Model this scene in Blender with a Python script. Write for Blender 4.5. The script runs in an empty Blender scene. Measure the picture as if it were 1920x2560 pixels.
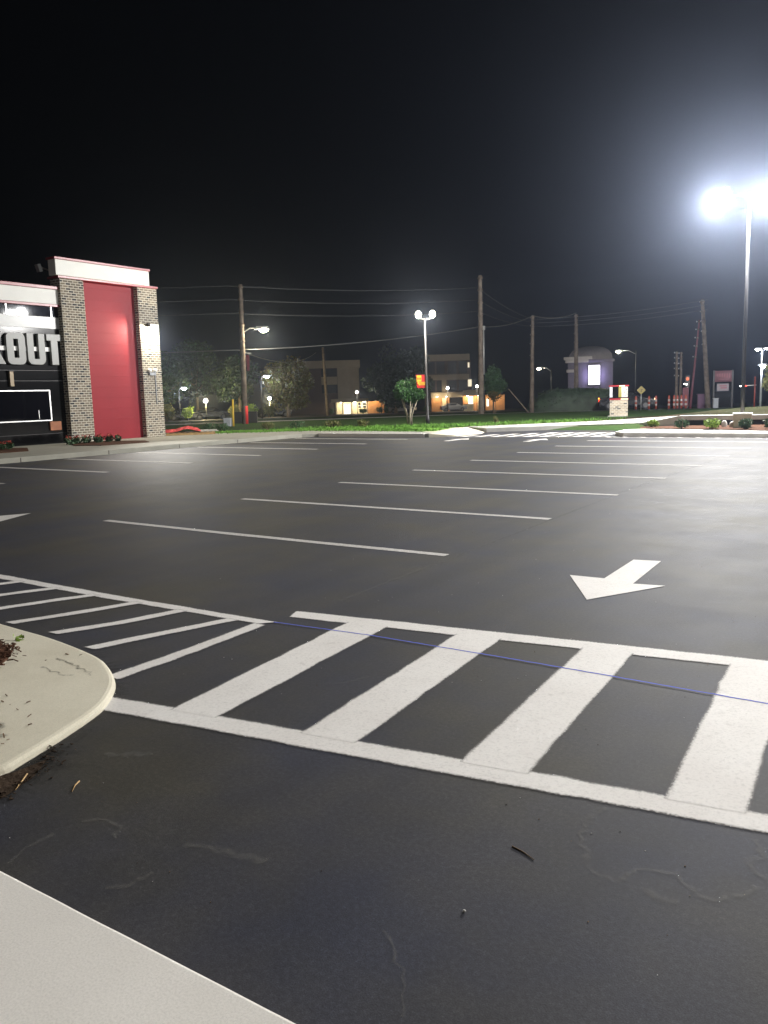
import bpy, math, random
from mathutils import Vector, Matrix
R = random.Random(7)
S = bpy.context.scene
COL = S.collection

# ------------------------------------------------------------------ camera, world, exposure
cam = bpy.data.objects.new('camera', bpy.data.cameras.new('camera'))
COL.objects.link(cam)
S.camera = cam
cam.data.sensor_fit = 'VERTICAL'
cam.data.sensor_height = 24.0
cam.data.lens = 2037.8 / 2560 * 24.0
cam.data.clip_end = 2000
CH = 1.677
psi, pit, rol = math.radians(-34.4306), math.radians(8.1047), math.radians(-1.5953)
Fv = Vector((math.sin(psi) * math.cos(pit), math.cos(psi) * math.cos(pit), -math.sin(pit)))
Rv = Vector((math.cos(psi), -math.sin(psi), 0)); Uv = Rv.cross(Fv)
R2 = Rv * math.cos(rol) + Uv * math.sin(rol); U2 = -Rv * math.sin(rol) + Uv * math.cos(rol)
m = Matrix((R2, U2, -Fv)).transposed().to_4x4()
m.translation = Vector((0, 0, CH))
cam.matrix_world = m

W = bpy.data.worlds.new('World'); S.world = W; W.use_nodes = True
W.node_tree.nodes['Background'].inputs[0].default_value = (0.55, 0.62, 0.8, 1)
W.node_tree.nodes['Background'].inputs[1].default_value = 0.0012
S.view_settings.view_transform = 'Standard'; S.view_settings.look = 'None'
S.view_settings.exposure = 0.12; S.view_settings.gamma = 1.0
cy = S.cycles
cy.use_denoising = True; cy.max_bounces = 6; cy.diffuse_bounces = 3; cy.glossy_bounces = 4
cy.volume_bounces = 0; cy.sample_clamp_indirect = 4.0; cy.sample_clamp_direct = 0.0
cy.use_light_tree = True; cy.caustics_reflective = False; cy.caustics_refractive = False

# ------------------------------------------------------------------ materials
def mat(name, col, rough=0.7, spec=0.5, metal=0.0, emit=None, es=0.0, var=0.0, vscale=4.0, bump=0.0, bscale=60.0, coat=0.0, obj=False):
    mt = bpy.data.materials.new(name); mt.use_nodes = True
    nt = mt.node_tree; b = nt.nodes['Principled BSDF']
    b.inputs['Base Color'].default_value = (*col, 1)
    b.inputs['Roughness'].default_value = rough
    b.inputs['Specular IOR Level'].default_value = spec
    b.inputs['Metallic'].default_value = metal
    if coat: b.inputs['Coat Weight'].default_value = coat
    if emit:
        b.inputs['Emission Color'].default_value = (*emit, 1); b.inputs['Emission Strength'].default_value = es
    if var or bump:
        tc = nt.nodes.new('ShaderNodeTexCoord')
    if var:
        n = nt.nodes.new('ShaderNodeTexNoise'); n.inputs['Scale'].default_value = vscale; n.inputs['Detail'].default_value = 6
        nt.links.new(tc.outputs['Object' if obj else 'Object'], n.inputs['Vector'])
        r = nt.nodes.new('ShaderNodeMapRange'); r.inputs['From Min'].default_value = 0.3; r.inputs['From Max'].default_value = 0.7
        r.inputs['To Min'].default_value = 1 - var; r.inputs['To Max'].default_value = 1 + var
        nt.links.new(n.outputs['Fac'], r.inputs['Value'])
        x = nt.nodes.new('ShaderNodeMix'); x.data_type = 'RGBA'; x.blend_type = 'MULTIPLY'; x.inputs['Factor'].default_value = 1
        x.inputs['A'].default_value = (*col, 1)
        nt.links.new(r.outputs['Result'], x.inputs['B'])
        nt.links.new(x.outputs['Result'], b.inputs['Base Color'])
    if bump:
        n2 = nt.nodes.new('ShaderNodeTexNoise'); n2.inputs['Scale'].default_value = bscale; n2.inputs['Detail'].default_value = 4
        nt.links.new(tc.outputs['Object'], n2.inputs['Vector'])
        bp = nt.nodes.new('ShaderNodeBump'); bp.inputs['Strength'].default_value = bump; bp.inputs['Distance'].default_value = 0.01
        nt.links.new(n2.outputs['Fac'], bp.inputs['Height']); nt.links.new(bp.outputs['Normal'], b.inputs['Normal'])
    if emit: mt.cycles.emission_sampling = 'NONE'
    return mt

def ramp(nt, src, stops):
    r = nt.nodes.new('ShaderNodeValToRGB')
    while len(r.color_ramp.elements) < len(stops): r.color_ramp.elements.new(0.5)
    for e, (p, c) in zip(r.color_ramp.elements, stops):
        e.position = p; e.color = (*c, 1)
    nt.links.new(src, r.inputs['Fac']); return r

def noise(nt, vec, scale, detail=4, rough=0.5):
    n = nt.nodes.new('ShaderNodeTexNoise'); n.inputs['Scale'].default_value = scale; n.inputs['Detail'].default_value = detail
    n.inputs['Roughness'].default_value = rough
    nt.links.new(vec, n.inputs['Vector']); return n

def mixc(nt, a, b, fac, mode='MIX'):
    x = nt.nodes.new('ShaderNodeMix'); x.data_type = 'RGBA'; x.blend_type = mode
    for sock, v in (('A', a), ('B', b)):
        if isinstance(v, tuple): x.inputs[sock].default_value = (*v, 1)
        else: nt.links.new(v, x.inputs[sock])
    if isinstance(fac, float): x.inputs['Factor'].default_value = fac
    else: nt.links.new(fac, x.inputs['Factor'])
    return x.outputs['Result']

def asphalt_mat():
    mt = bpy.data.materials.new('asphalt'); mt.use_nodes = True; nt = mt.node_tree; b = nt.nodes['Principled BSDF']
    tc = nt.nodes.new('ShaderNodeTexCoord'); v = tc.outputs['Object']
    big = noise(nt, v, 0.75, 4, 0.55); mid = noise(nt, v, 2.2, 5, 0.65); fine = noise(nt, v, 170, 3, 0.7)
    c1 = ramp(nt, big.outputs['Fac'], [(0.34, (0.028, 0.031, 0.048)), (0.5, (0.037, 0.037, 0.042)), (0.66, (0.047, 0.044, 0.036))])
    c2 = ramp(nt, mid.outputs['Fac'], [(0.3, (0.85, 0.86, 0.9)), (0.7, (1.14, 1.12, 1.08))])
    c3 = ramp(nt, fine.outputs['Fac'], [(0.25, (0.6, 0.6, 0.6)), (0.55, (1, 1, 1)), (0.78, (1.5, 1.5, 1.48))])
    col = mixc(nt, c1.outputs['Color'], c2.outputs['Color'], 1.0, 'MULTIPLY')
    col = mixc(nt, col, c3.outputs['Color'], 1.0, 'MULTIPLY')
    ag = noise(nt, v, 48, 4, 0.8)
    c5 = ramp(nt, ag.outputs['Fac'], [(0.3, (0.72, 0.72, 0.73)), (0.52, (1, 1, 1)), (0.70, (1.4, 1.39, 1.36))])
    col = mixc(nt, col, c5.outputs['Color'], 1.0, 'MULTIPLY')
    # streaks left by the paver and by tyres, along the lanes
    mp = nt.nodes.new('ShaderNodeMapping'); mp.inputs['Scale'].default_value = (1.4, 0.07, 1); mp.inputs['Rotation'].default_value = (0, 0, 0.03)
    nt.links.new(v, mp.inputs['Vector']); sn = noise(nt, mp.outputs['Vector'], 1.3, 5, 0.6)
    c4 = ramp(nt, sn.outputs['Fac'], [(0.34, (0.88, 0.88, 0.89)), (0.5, (1, 1, 1)), (0.66, (1.14, 1.13, 1.11))])
    col = mixc(nt, col, c4.outputs['Color'], 1.0, 'MULTIPLY')
    # paler scuffs and dust
    dn = noise(nt, v, 0.9, 8, 0.75)
    dr = ramp(nt, dn.outputs['Fac'], [(0.6, (0, 0, 0)), (0.8, (0.22, 0.22, 0.22))])
    col = mixc(nt, col, (0.13, 0.125, 0.115), dr.outputs['Color'])
    nt.links.new(col, b.inputs['Base Color'])
    rr = nt.nodes.new('ShaderNodeMapRange'); rr.inputs['To Min'].default_value = 0.66; rr.inputs['To Max'].default_value = 0.73
    rn = noise(nt, v, 0.9, 6, 0.65)
    rx = nt.nodes.new('ShaderNodeMath'); rx.operation = 'ADD'; nt.links.new(mid.outputs['Fac'], rx.inputs[0]); nt.links.new(rn.outputs['Fac'], rx.inputs[1])
    rr.inputs['From Min'].default_value = 0.6; rr.inputs['From Max'].default_value = 1.4
    nt.links.new(rx.outputs[0], rr.inputs['Value']); nt.links.new(rr.outputs['Result'], b.inputs['Roughness'])
    b.inputs['Specular IOR Level'].default_value = 0.24
    vor = nt.nodes.new('ShaderNodeTexVoronoi'); vor.inputs['Scale'].default_value = 190
    nt.links.new(v, vor.inputs['Vector']); vor.inputs['Randomness'].default_value = 1.0
    bp = nt.nodes.new('ShaderNodeBump'); bp.inputs['Strength'].default_value = 0.1; bp.inputs['Distance'].default_value = 0.003
    nt.links.new(vor.outputs['Distance'], bp.inputs['Height']); nt.links.new(bp.outputs['Normal'], b.inputs['Normal'])
    return mt

def paint_mat():
    mt = bpy.data.materials.new('road_paint'); mt.use_nodes = True; nt = mt.node_tree; b = nt.nodes['Principled BSDF']
    out = nt.nodes['Material Output']
    tc = nt.nodes.new('ShaderNodeTexCoord'); v = tc.outputs['Object']
    n = noise(nt, v, 1.3, 6, 0.6); f = noise(nt, v, 150, 3, 0.7); s = noise(nt, v, 9, 8, 0.75)
    c = ramp(nt, n.outputs['Fac'], [(0.3, (0.66, 0.63, 0.60)), (0.7, (0.76, 0.74, 0.71))])
    c2 = ramp(nt, f.outputs['Fac'], [(0.22, (0.72, 0.72, 0.72)), (0.42, (1, 1, 1))])
    col = mixc(nt, c.outputs['Color'], c2.outputs['Color'], 1.0, 'MULTIPLY')
    d = ramp(nt, s.outputs['Fac'], [(0.56, (0, 0, 0)), (0.78, (0.5, 0.5, 0.5))])
    g2 = noise(nt, v, 55, 4, 0.8); c6 = ramp(nt, g2.outputs['Fac'], [(0.32, (0.80, 0.80, 0.80)), (0.5, (1, 1, 1))])
    col = mixc(nt, col, c6.outputs['Color'], 1.0, 'MULTIPLY')
    col = mixc(nt, col, (0.3, 0.28, 0.26), d.outputs['Color'])
    nt.links.new(col, b.inputs['Base Color']); b.inputs['Roughness'].default_value = 0.7; b.inputs['Specular IOR Level'].default_value = 0.2
    # feathered, slightly ragged spray edge from the UV distance to the edge
    uv = nt.nodes.new('ShaderNodeUVMap'); uv.uv_map = 'edge'
    sp = nt.nodes.new('ShaderNodeSeparateXYZ'); nt.links.new(uv.outputs['UV'], sp.inputs['Vector'])
    e = noise(nt, v, 90, 3, 0.7)
    a = nt.nodes.new('ShaderNodeMath'); a.operation = 'MULTIPLY_ADD'; a.inputs[1].default_value = 0.022; a.inputs[2].default_value = -0.011
    nt.links.new(e.outputs['Fac'], a.inputs[0])
    ad = nt.nodes.new('ShaderNodeMath'); ad.operation = 'ADD'
    nt.links.new(sp.outputs['X'], ad.inputs[0]); nt.links.new(a.outputs[0], ad.inputs[1])
    mr = nt.nodes.new('ShaderNodeMapRange'); mr.interpolation_type = 'SMOOTHSTEP'
    mr.inputs['From Min'].default_value = 0.0; mr.inputs['From Max'].default_value = 0.018
    nt.links.new(ad.outputs[0], mr.inputs['Value'])
    nt.links.new(mr.outputs['Result'], b.inputs['Alpha'])
    return mt

def concrete_mat(name, a, bcol, stain=0.55):
    mt = bpy.data.materials.new(name); mt.use_nodes = True; nt = mt.node_tree; b = nt.nodes['Principled BSDF']
    tc = nt.nodes.new('ShaderNodeTexCoord'); v = tc.outputs['Object']
    n = noise(nt, v, 1.6, 8, 0.65); f = noise(nt, v, 140, 3, 0.6); st = noise(nt, v, 6, 8, 0.8)
    c = ramp(nt, n.outputs['Fac'], [(0.3, a), (0.7, bcol)])
    c2 = ramp(nt, f.outputs['Fac'], [(0.25, (0.86, 0.86, 0.85)), (0.6, (1.04, 1.04, 1.04))])
    col = mixc(nt, c.outputs['Color'], c2.outputs['Color'], 1.0, 'MULTIPLY')
    d = ramp(nt, st.outputs['Fac'], [(0.63, (0, 0, 0)), (0.80, (stain, stain, stain))])
    col = mixc(nt, col, (0.2, 0.17, 0.12), d.outputs['Color'])
    nt.links.new(col, b.inputs['Base Color']); b.inputs['Roughness'].default_value = 0.85; b.inputs['Specular IOR Level'].default_value = 0.3
    bp = nt.nodes.new('ShaderNodeBump'); bp.inputs['Strength'].default_value = 0.1; bp.inputs['Distance'].default_value = 0.003
    nt.links.new(f.outputs['Fac'], bp.inputs['Height']); nt.links.new(bp.outputs['Normal'], b.inputs['Normal'])
    return mt

def brick_mat(name, c1, c2, cm, sx=1.0, dark=(0.03, 0.028, 0.03)):
    """running-bond brick; uses generated box UVs named 'wall' in metres"""
    mt = bpy.data.materials.new(name); mt.use_nodes = True; nt = mt.node_tree; b = nt.nodes['Principled BSDF']
    uv = nt.nodes.new('ShaderNodeUVMap'); uv.uv_map = 'wall'
    br = nt.nodes.new('ShaderNodeTexBrick')
    br.inputs['Scale'].default_value = 1.0; br.inputs['Brick Width'].default_value = 0.235 * sx; br.inputs['Row Height'].default_value = 0.098 * sx
    br.inputs['Mortar Size'].default_value = 0.016 * sx; br.inputs['Mortar Smooth'].default_value = 0.15; br.inputs['Bias'].default_value = -0.1
    br.inputs['Color1'].default_value = (*c1, 1); br.inputs['Color2'].default_value = (*c2, 1); br.inputs['Mortar'].default_value = (*cm, 1)
    nt.links.new(uv.outputs['UV'], br.inputs['Vector'])
    # the odd near-black brick: second brick texture on the same grid, thresholded
    b2 = nt.nodes.new('ShaderNodeTexBrick')
    for k in ('Scale', 'Brick Width', 'Row Height', 'Mortar Size', 'Mortar Smooth'): b2.inputs[k].default_value = br.inputs[k].default_value
    b2.inputs['Color1'].default_value = (0, 0, 0, 1); b2.inputs['Color2'].default_value = (1, 1, 1, 1); b2.inputs['Mortar'].default_value = (0, 0, 0, 1)
    nt.links.new(uv.outputs['UV'], b2.inputs['Vector'])
    rr = ramp(nt, b2.outputs['Color'], [(0.80, (0, 0, 0)), (0.86, (1, 1, 1))])
    col = mixc(nt, br.outputs['Color'], dark, rr.outputs['Color'])
    tc = nt.nodes.new('ShaderNodeTexCoord'); n = noise(nt, tc.outputs['Object'], 3, 6, 0.7)
    c3 = ramp(nt, n.outputs['Fac'], [(0.3, (0.8, 0.8, 0.8)), (0.7, (1.15, 1.14, 1.12))])
    col = mixc(nt, col, c3.outputs['Color'], 1.0, 'MULTIPLY')
    nt.links.new(col, b.inputs['Base Color']); b.inputs['Roughness'].default_value = 0.85
    bp = nt.nodes.new('ShaderNodeBump'); bp.invert = True; bp.inputs['Strength'].default_value = 0.6; bp.inputs['Distance'].default_value = 0.008
    nt.links.new(br.outputs['Fac'], bp.inputs['Height']); nt.links.new(bp.outputs['Normal'], b.inputs['Normal'])
    return mt

def grass_mat(name, a, c, d):
    mt = bpy.data.materials.new(name); mt.use_nodes = True; nt = mt.node_tree; b = nt.nodes['Principled BSDF']
    tc = nt.nodes.new('ShaderNodeTexCoord'); v = tc.outputs['Object']
    n = noise(nt, v, 0.5, 6, 0.65); f = noise(nt, v, 25, 4, 0.7)
    r = ramp(nt, n.outputs['Fac'], [(0.3, a), (0.5, c), (0.72, d)])
    r2 = ramp(nt, f.outputs['Fac'], [(0.3, (0.55, 0.55, 0.5)), (0.7, (1.4, 1.4, 1.3))])
    col = mixc(nt, r.outputs['Color'], r2.outputs['Color'], 1.0, 'MULTIPLY')
    nt.links.new(col, b.inputs['Base Color']); b.inputs['Roughness'].default_value = 0.9; b.inputs['Specular IOR Level'].default_value = 0.1
    bp = nt.nodes.new('ShaderNodeBump'); bp.inputs['Strength'].default_value = 0.8; bp.inputs['Distance'].default_value = 0.04
    nt.links.new(f.outputs['Fac'], bp.inputs['Height']); nt.links.new(bp.outputs['Normal'], b.inputs['Normal'])
    return mt

def stain_mat(name, col, alpha):
    mt = bpy.data.materials.new(name); mt.use_nodes = True; nt = mt.node_tree; b = nt.nodes['Principled BSDF']
    b.inputs['Base Color'].default_value = (*col, 1); b.inputs['Roughness'].default_value = 0.75
    tc = nt.nodes.new('ShaderNodeTexCoord'); n = noise(nt, tc.outputs['Object'], 28, 6, 0.75)
    uv = nt.nodes.new('ShaderNodeUVMap'); uv.uv_map = 'edge'
    sp = nt.nodes.new('ShaderNodeSeparateXYZ'); nt.links.new(uv.outputs['UV'], sp.inputs['Vector'])
    mr = nt.nodes.new('ShaderNodeMapRange'); mr.interpolation_type = 'SMOOTHSTEP'
    mr.inputs['From Max'].default_value = 0.03
    nt.links.new(sp.outputs['X'], mr.inputs['Value'])
    r = ramp(nt, n.outputs['Fac'], [(0.38, (0.05, 0.05, 0.05)), (0.68, (alpha, alpha, alpha))])
    mu = nt.nodes.new('ShaderNodeMath'); mu.operation = 'MULTIPLY'
    nt.links.new(mr.outputs['Result'], mu.inputs[0]); nt.links.new(r.outputs['Color'], mu.inputs[1])
    nt.links.new(mu.outputs[0], b.inputs['Alpha'])
    return mt

M = {}
M['asphalt'] = asphalt_mat(); M['paint'] = paint_mat()
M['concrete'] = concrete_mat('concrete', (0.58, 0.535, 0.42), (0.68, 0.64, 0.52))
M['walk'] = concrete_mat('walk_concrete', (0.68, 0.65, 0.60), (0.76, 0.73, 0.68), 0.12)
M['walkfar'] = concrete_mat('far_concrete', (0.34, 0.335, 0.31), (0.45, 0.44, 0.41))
M['brick'] = brick_mat('pillar_brick', (0.20, 0.165, 0.12), (0.085, 0.07, 0.055), (0.52, 0.49, 0.42))
M['sign_brick'] = brick_mat('sign_brick', (0.30, 0.25, 0.19), (0.20, 0.17, 0.13), (0.42, 0.39, 0.33))
M['redpanel'] = mat('red_panel', (0.25, 0.017, 0.026), 0.5, 0.15, var=0.06, vscale=0.8)
M['redtrim'] = mat('red_trim', (0.22, 0.008, 0.016), 0.35)
M['whitepanel'] = mat('white_panel', (0.66, 0.66, 0.62), 0.5, var=0.04, vscale=1.5)
M['glassblack'] = mat('black_glass', (0.004, 0.004, 0.006), 0.03, 0.6)
M['blackwall'] = mat('black_wall', (0.003, 0.003, 0.0035), 0.12, 0.3, var=0.2, vscale=1)
M['greyband'] = mat('grey_band', (0.27, 0.275, 0.265), 0.3, var=0.03)
M['letter'] = mat('letter_face', (0.24, 0.245, 0.235), 0.4, var=0.03)
M['whitebar'] = mat('white_bar', (0.82, 0.82, 0.80), 0.4)
M['alu'] = mat('aluminium', (0.68, 0.68, 0.68), 0.35, metal=0.7)
M['wood'] = mat('pole_wood', (0.13, 0.105, 0.085), 0.9, 0.2, var=0.4, vscale=3, bump=0.6, bscale=25)
M['steel'] = mat('galvanised_steel', (0.42, 0.43, 0.44), 0.5, metal=0.6, var=0.1)
M['darkmetal'] = mat('dark_metal', (0.022, 0.021, 0.022), 0.45, metal=0.3)
M['wire'] = mat('cable', (0.045, 0.045, 0.05), 0.5)
M['wirebright'] = mat('bright_cable', (0.13, 0.13, 0.135), 0.4, metal=0.5)
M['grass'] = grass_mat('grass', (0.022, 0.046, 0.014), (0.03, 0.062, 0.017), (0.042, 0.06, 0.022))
M['lawn'] = grass_mat('lit_mown_strip', (0.10, 0.23, 0.03), (0.13, 0.29, 0.036), (0.17, 0.30, 0.05))  # mown grass, with the nearby lamp's light put into a brighter green
M['berm'] = grass_mat('berm_soil', (0.018, 0.020, 0.010), (0.026, 0.024, 0.013), (0.022, 0.03, 0.012))
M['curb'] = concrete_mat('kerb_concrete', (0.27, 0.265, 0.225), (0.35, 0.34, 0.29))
M['blade'] = mat('grass_blade', (0.12, 0.26, 0.04), 0.7, 0.2, var=0.4, vscale=2)
M['mulch'] = mat('mulch', (0.085, 0.042, 0.026), 0.95, 0.1, var=0.55, vscale=30, bump=1.0, bscale=45)
M['dirt'] = mat('dirt', (0.045, 0.03, 0.02), 0.95, 0.1, var=0.5, vscale=9, bump=0.8, bscale=50)
M['bark'] = mat('bark', (0.17, 0.13, 0.09), 0.9, 0.2, var=0.3, vscale=8)
M['barkpale'] = mat('pale_bark', (0.36, 0.31, 0.24), 0.8, 0.2, var=0.25, vscale=8)
for n_, c_ in (('leafgreen', (0.045, 0.125, 0.028)), ('leafdark', (0.026, 0.045, 0.02)), ('leafbrown', (0.115, 0.088, 0.032)), ('leafolive', (0.12, 0.125, 0.035)),
               ('leaflime', (0.20, 0.30, 0.045)), ('leafmid', (0.05, 0.10, 0.045)), ('hedge', (0.028, 0.046, 0.026)), ('blossom', (0.62, 0.60, 0.52)), ('flower', (0.42, 0.07, 0.05))):
    M[n_] = mat(n_, c_, 0.6, 0.3, var=0.45, vscale=1.7)
M['tyre'] = mat('tyre', (0.015, 0.015, 0.015), 0.85)
M['carblack'] = mat('dark_car_paint', (0.012, 0.012, 0.016), 0.25, coat=0.6)
M['cargrey'] = mat('grey_car_paint', (0.16, 0.16, 0.17), 0.3, coat=0.6)
M['rim'] = mat('wheel_rim', (0.10, 0.10, 0.105), 0.5)
M['orange'] = mat('traffic_orange', (0.24, 0.035, 0.014), 0.5, var=0.1)
M['reflwhite'] = mat('reflective_white', (0.30, 0.28, 0.27), 0.4)
M['yellow'] = mat('yellow_plastic', (0.62, 0.40, 0.03), 0.5)
M['signyellow'] = mat('sign_yellow', (0.22, 0.17, 0.025), 0.5)
M['bannerred'] = mat('banner_red', (0.55, 0.02, 0.02), 0.7)
M['banneryellow'] = mat('banner_yellow', (0.75, 0.55, 0.03), 0.7)
M['inkdark'] = mat('dark_ink', (0.04, 0.02, 0.02), 0.7)
M['tarp'] = mat('red_tarp', (0.46, 0.045, 0.045), 0.7, var=0.2, vscale=6)
M['plank'] = mat('pale_plank', (0.42, 0.27, 0.12), 0.8, var=0.25, vscale=7)
M['board'] = mat('grey_board', (0.48, 0.47, 0.44), 0.8, var=0.15, vscale=5)
M['utility'] = mat('utility_grey', (0.36, 0.38, 0.42), 0.6, var=0.15, vscale=5)
M['beige'] = mat('beige_panel', (0.24, 0.20, 0.145), 0.85, var=0.1, vscale=0.6)
M['brownwall'] = mat('brown_wall', (0.07, 0.048, 0.042), 0.85, var=0.12, vscale=0.5)
M['darkwindow'] = mat('dark_window', (0.010, 0.010, 0.012), 0.35, 0.15)
M['orangebrick'] = mat('orange_brick', (0.42, 0.20, 0.08), 0.85, var=0.12, vscale=3)
M['cream'] = mat('cream_render', (0.68, 0.58, 0.40), 0.8, var=0.05)
M['lilac'] = mat('lilac_brick', (0.07, 0.062, 0.085), 0.85, var=0.1, vscale=3)
M['cornice'] = mat('stone_trim', (0.26, 0.245, 0.245), 0.8, var=0.06)
M['domegrey'] = mat('roof_grey', (0.11, 0.10, 0.11), 0.7, var=0.1)
M['greywall'] = mat('low_wall_grey', (0.40, 0.40, 0.37), 0.85, var=0.1, vscale=3)
M['tanblock'] = mat('tan_stucco', (0.40, 0.35, 0.26), 0.9, var=0.12, vscale=4, bump=0.3, bscale=40)
M['rock'] = mat('pale_rock', (0.55, 0.54, 0.52), 0.9, var=0.2, vscale=10)
M['twig'] = mat('twig', (0.16, 0.10, 0.055), 0.9, var=0.2, vscale=30)
M['maroon'] = mat('maroon_panel', (0.12, 0.02, 0.035), 0.6)
M['purple'] = mat('dim_purple', (0.14, 0.07, 0.13), 0.7)
E_ = lambda n, c, s: mat(n, (0.02, 0.02, 0.02), 0.4, emit=c, es=s)
M['lampcool'] = E_('cool_lamp', (0.86, 0.93, 1.0), 60)
M['lampwarm'] = E_('warm_lamp', (1.0, 0.90, 0.66), 26)
M['lampyellow'] = E_('yellow_lamp', (1.0, 0.78, 0.22), 9)
M['lampneutral'] = E_('neutral_lamp', (1.0, 0.97, 0.92), 14)
M['tail'] = E_('tail_light', (1.0, 0.035, 0.008), 6)
M['tailhot'] = E_('tail_light_core', (1.0, 0.30, 0.03), 9)
M['headlamp'] = E_('amber_lamp', (1.0, 0.62, 0.36), 7)
M['litwindow'] = E_('lit_window', (1.0, 0.86, 0.60), 0.95)
M['litwindow2'] = E_('bright_window', (1.0, 0.93, 0.74), 1.7)
M['screen'] = E_('led_screen', (0.88, 0.84, 1.0), 2.6)
M['screenpink'] = E_('led_screen_pink', (1.0, 0.52, 0.60), 0.9)
M['menulit'] = E_('menu_lit', (1.0, 0.96, 0.86), 1.2)
M['menuyellow'] = E_('menu_yellow', (0.75, 0.62, 0.02), 0.6)
M['menuedge'] = E_('menu_edge', (1.0, 0.72, 0.42), 3.0)
M['redglow'] = E_('red_sign_glow', (1.0, 0.05, 0.16), 0.16)
M['signlit'] = E_('sign_lit', (0.62, 0.48, 0.55), 0.20)
M['signal'] = E_('signal_orange', (1.0, 0.22, 0.08), 0.9)
M['stain_pale'] = stain_mat('dust_stain', (0.17, 0.165, 0.15), 0.36)
M['stain_dark'] = stain_mat('dark_stain', (0.018, 0.016, 0.013), 0.9)
M['chalk'] = mat('blue_chalk', (0.075, 0.115, 0.60), 0.9)

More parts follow.
